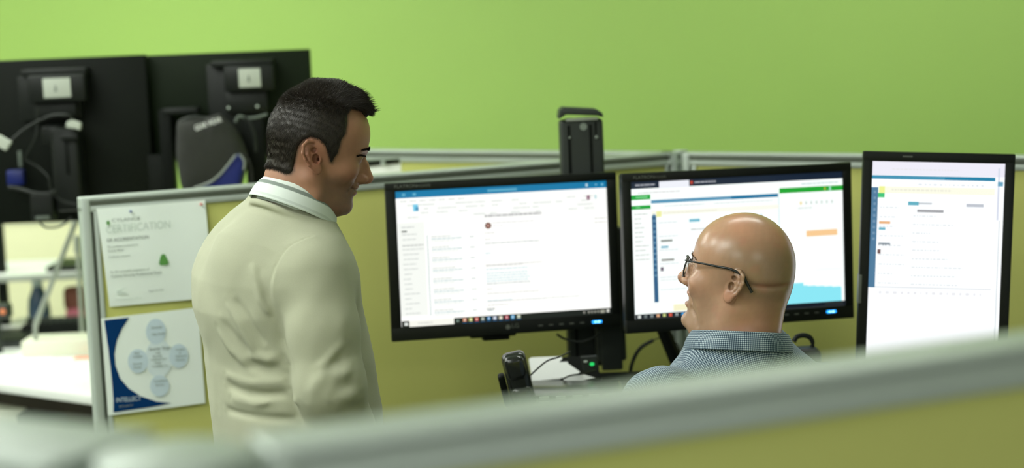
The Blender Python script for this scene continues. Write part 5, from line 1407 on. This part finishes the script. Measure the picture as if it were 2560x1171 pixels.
tt = MB().tube([FB.wld(x)-bO for x in ((.078, -.018, .057), (.088, 0, .058), (.078, .018, .057))], .0035, seg=8); tt.build('teeth', MT['paperw'], mb_)
# glasses
g = MB()
def lens_ring(sg, n=28): return [FB.wld((.106-.004*math.cos(a)*0-.10*abs(.024*math.cos(a)*1)*0+(-.006 if math.cos(a) > 0.2 else 0), sg*(.034+.024*math.cos(a)), .1115+.0195*math.sin(a)))-bO for a in [2*math.pi*k/n for k in range(n)]]
for sg in (-1, 1): g.tube(lens_ring(sg), .0016, closed=True, seg=8, cr=False)
g.tube([FB.wld(x)-bO for x in ((.106, -.010, .116), (.112, 0, .120), (.106, .010, .116))], .0015)
eg = g.build('eyeglasses', MT['frame'], mb_)
for sg in (-1, 1):
    tp = [at_side(FB, 1713, 651, .0585)[:1]+(.0585,)+at_side(FB, 1713, 651, .0585)[1:]]+[(a_, yl, b_) for (a_, b_), yl in [(at_side(FB, px, py, yl), yl) for px, py, yl in ((1722, 653, .068), (1755, 659, .076), (1800, 668, .0815), (1828, 674, .0860), (1858, 690, .0860), (1866, 706, .0850), (1880, 732, .0835))]]
    MB().tube([FB.wld((x, sg*y, z))-bO for x, y, z in tp], lambda t: .0015+.0013*t, flat=.8).build('temple', MT['frame'], eg)
    vs = [tuple(x) for x in lens_ring(sg)]
    bm = bmesh.new(); f_ = bm.faces.new([bm.verts.new(v) for v in vs]); bm.normal_update(); bmesh.ops.triangulate(bm, faces=[f_]); 
    me = bpy.data.meshes.new('lens'); bm.to_mesh(me); bm.free(); lo_ = link('lens', me, MT['lens'], eg); md = lo_.modifiers.new('s', 'SOLIDIFY'); md.thickness = .0012
# shirt
sR, eR, wR = P(2060, 1000, 3.42), P(2120, 1290, 3.38), P(1990, 1400, 3.55)
sL, eL, wL = P(1640, 1012, 3.20), P(1590, 1300, 3.18), P(1640, 1400, 3.40)
zc = CB[2]-B0[2]
_bz = np.array([-.52, -.3, -.15, -.02, .05, .09, .125, .16, .20, .24])
_ba = np.array([.16, .155, .145, .14, .13, .115, .095, .075, .055, .04])
_bw = np.array([.185, .19, .195, .20, .195, .18, .15, .115, .08, .055])
_bc = np.array([.03, .02, .01, 0, -.004, -.004, 0, .004, .008, .01])
def sh0(p):
    q = TB_.loc(p)
    d = loft(q, _bz, _ba, _bw, _bc)
    lR, lL = TB_.loc(np.array([sR, sL], f32))
    d = smin(d, s_chain(q, [(.0, 0, zc-.075), (-.004, -.09, zc-.102), lR+np.array([0, .02, .0])], [.070, .058, .060], .03), .08)
    d = smin(d, s_chain(q, [(.0, 0, zc-.075), (-.004, .09, zc-.102), lL+np.array([0, -.02, .0])], [.070, .058, .060], .03), .08)
    d = smin(d, s_cap(p, CB-eB3*.125, CB-eB3*.020, .135, .094), .04)
    d = smin(d, s_chain(p, [sR, eR, wR], [.066, .056, .040], .02), .03)
    d = smin(d, s_chain(p, [sL, eL, wL], [.066, .056, .040], .02), .03)
    return d
BF = [fold(sh0, x, a, w) for x, a, w in (([(1770, 885), (1790, 915), (1800, 950)], -.004, .010), ([(1800, 880), (1830, 905), (1900, 930)], -.003, .010), ([(1700, 915), (1740, 925), (1770, 950)], .003, .010), ([(1640, 950), (1700, 945), (1750, 960)], -.003, .012))]
def shirt_sdf(p):
    d = sh0(p)
    for pts, amp, w in BF: d = d-f32(amp)*np.exp(-(s_chain(p, pts, [0]*len(pts))/w)**2)
    d = d+.002*noise3(p, 28, 21)+.001*noise3(p, 70, 22)
    return smax(d, -s_chain(p, [CB+eB3*.060, CB+eB3*.16], [.086, .095]), .01)
def uvB(V):
    q = TB_.loc(V); return np.stack([q[:, 1]+.05*q[:, 0], .72*q[:, 2]+.70*q[:, 0]], 1)
lo, hi = bbox([sR, eR, wR, sL, eL, wL, TB_.wld((0, .18, -.5)), TB_.wld((.17, -.18, -.4)), TB_.wld((-.16, 0, 0)), CB], .075)
build_person_mesh(shirt_sdf, lo, hi, .0045, 'shirt', MT['gingham'], mb_, bO, uvf=uvB)
collar('shirt_collar', CB-bO, eB1, eB2, eB3, (.091, .090, .030), (.101, .103, -.007), mb_, MT['gingham'], gap=24, leaf=.034, leaf_out=.020)
collar('collar_stand', CB-bO, eB1, eB2, eB3, (.087, .086, .024), (.0885, .0875, .000), mb_, MT['gingham'], gap=6, leaf=0)
for nm, wr, el, sd in (('right_hand', wR, eR, 1), ('left_hand', wL, eL, -1)):
    fw = (wr-el); fw = fw/np.linalg.norm(fw); fw = fw*.5+np.array([-.1, .8, -.05])
    def hf(p, wr=wr, el=el, fw=fw, sd=sd): return smin(s_cap(p, wr+(el-wr)*.1, wr, .030, .026), hand(p, wr, fw, (0, 0, -1), sd, .3), .01)
    lo, hi = bbox([wr, wr+fw*.22], .075)
    build_person_mesh(hf, lo, hi, .003, nm, MT['skinB'], mb_, bO, lambda V: np.repeat(np.array([[.52, .30, .192]]), len(V), 0))
SEAT = B0[2]-.43-.10
def trB(p):
    q = TB_.loc(p); hz = -.43
    d = s_ell(q, (.0, 0, hz), (.15, .185, .12))
    for sd in (1, -1): d = smin(d, s_chain(q, [(0, sd*.09, hz-.01), (.42, sd*.11, hz-.0), (.36, sd*.11, hz-.38)], [.095, .070, .052], .03), .04)
    return d
lo, hi = bbox([TB_.wld((-.17, .2, -.32)), TB_.wld((.5, .2, -.88)), TB_.wld((.5, -.2, -.3)), TB_.wld((-.17, -.2, -.5))], .03)
build_person_mesh(trB, lo, hi, .010, 'trousers', MT['trouser'], mb_, bO)
for sd in (1, -1):
    c = TB_.wld((.36, sd*.11, -.90)); b = MB()
    Mx = Matrix.Translation(Vector(c-bO)) @ Matrix((tuple(bF), tuple(bL), tuple(bU))).transposed().to_4x4()
    b.box((-.085, -.045, 0), (.19, .045, .022), .010, mw=Mx, seg=3).box((-.08, -.042, .018), (.06, .042, .10), .03, mw=Mx, seg=4).box((0, -.043, .018), (.185, .043, .066), .024, mw=Mx, seg=4)
    b.build('shoe', MT['shoe'], mb_)
# the chair under him
ch = thing('drafting_chair', 'dark drafting chair carrying the seated bald man', 'chair', (bO[0], bO[1], 0), BZ)
sz = SEAT-.015
MB().box((-.22, -.23, sz-.07), (.24, .23, sz), .03, seg=4).build('seat', MT['blackfab'], ch)
MB().box((-.27, -.20, sz+.12), (-.225, .20, sz+.42), .02, seg=4).build('backrest', MT['blackfab'], ch)
MB().box((-.262, -.03, sz-.06), (-.238, .03, sz+.14), .005).box((-.25, -.03, sz-.085), (0, .03, sz-.065), .004).build('back_bar', MT['black'], ch)
MB().cyl((0, 0, .10), (0, 0, sz-.06), .022).build('gas_post', MT['char'], ch)
MB().tube([(.24*math.cos(a), .24*math.sin(a), .30) for a in [2*math.pi*k/24 for k in range(24)]], .011, closed=True, cr=False).build('foot_ring', MT['char'], ch)
for k in range(4):
    a = 2*math.pi*k/4; MB().tube([(0, 0, .30), (.24*math.cos(a), .24*math.sin(a), .30)], .007, cr=False).build('ring_spoke', MT['char'], ch)
for k in range(5):
    a = 2*math.pi*k/5; e = Vector((.28*math.cos(a), .28*math.sin(a), .07))
    MB().tube([(0, 0, .10), e], .018, cr=False).build('leg', MT['black'], ch)
    MB().cyl(e+Vector((-.012*math.sin(a), .012*math.cos(a), -.038)), e+Vector((.012*math.sin(a), -.012*math.cos(a), -.038)), .032).build('caster', MT['black'], ch)
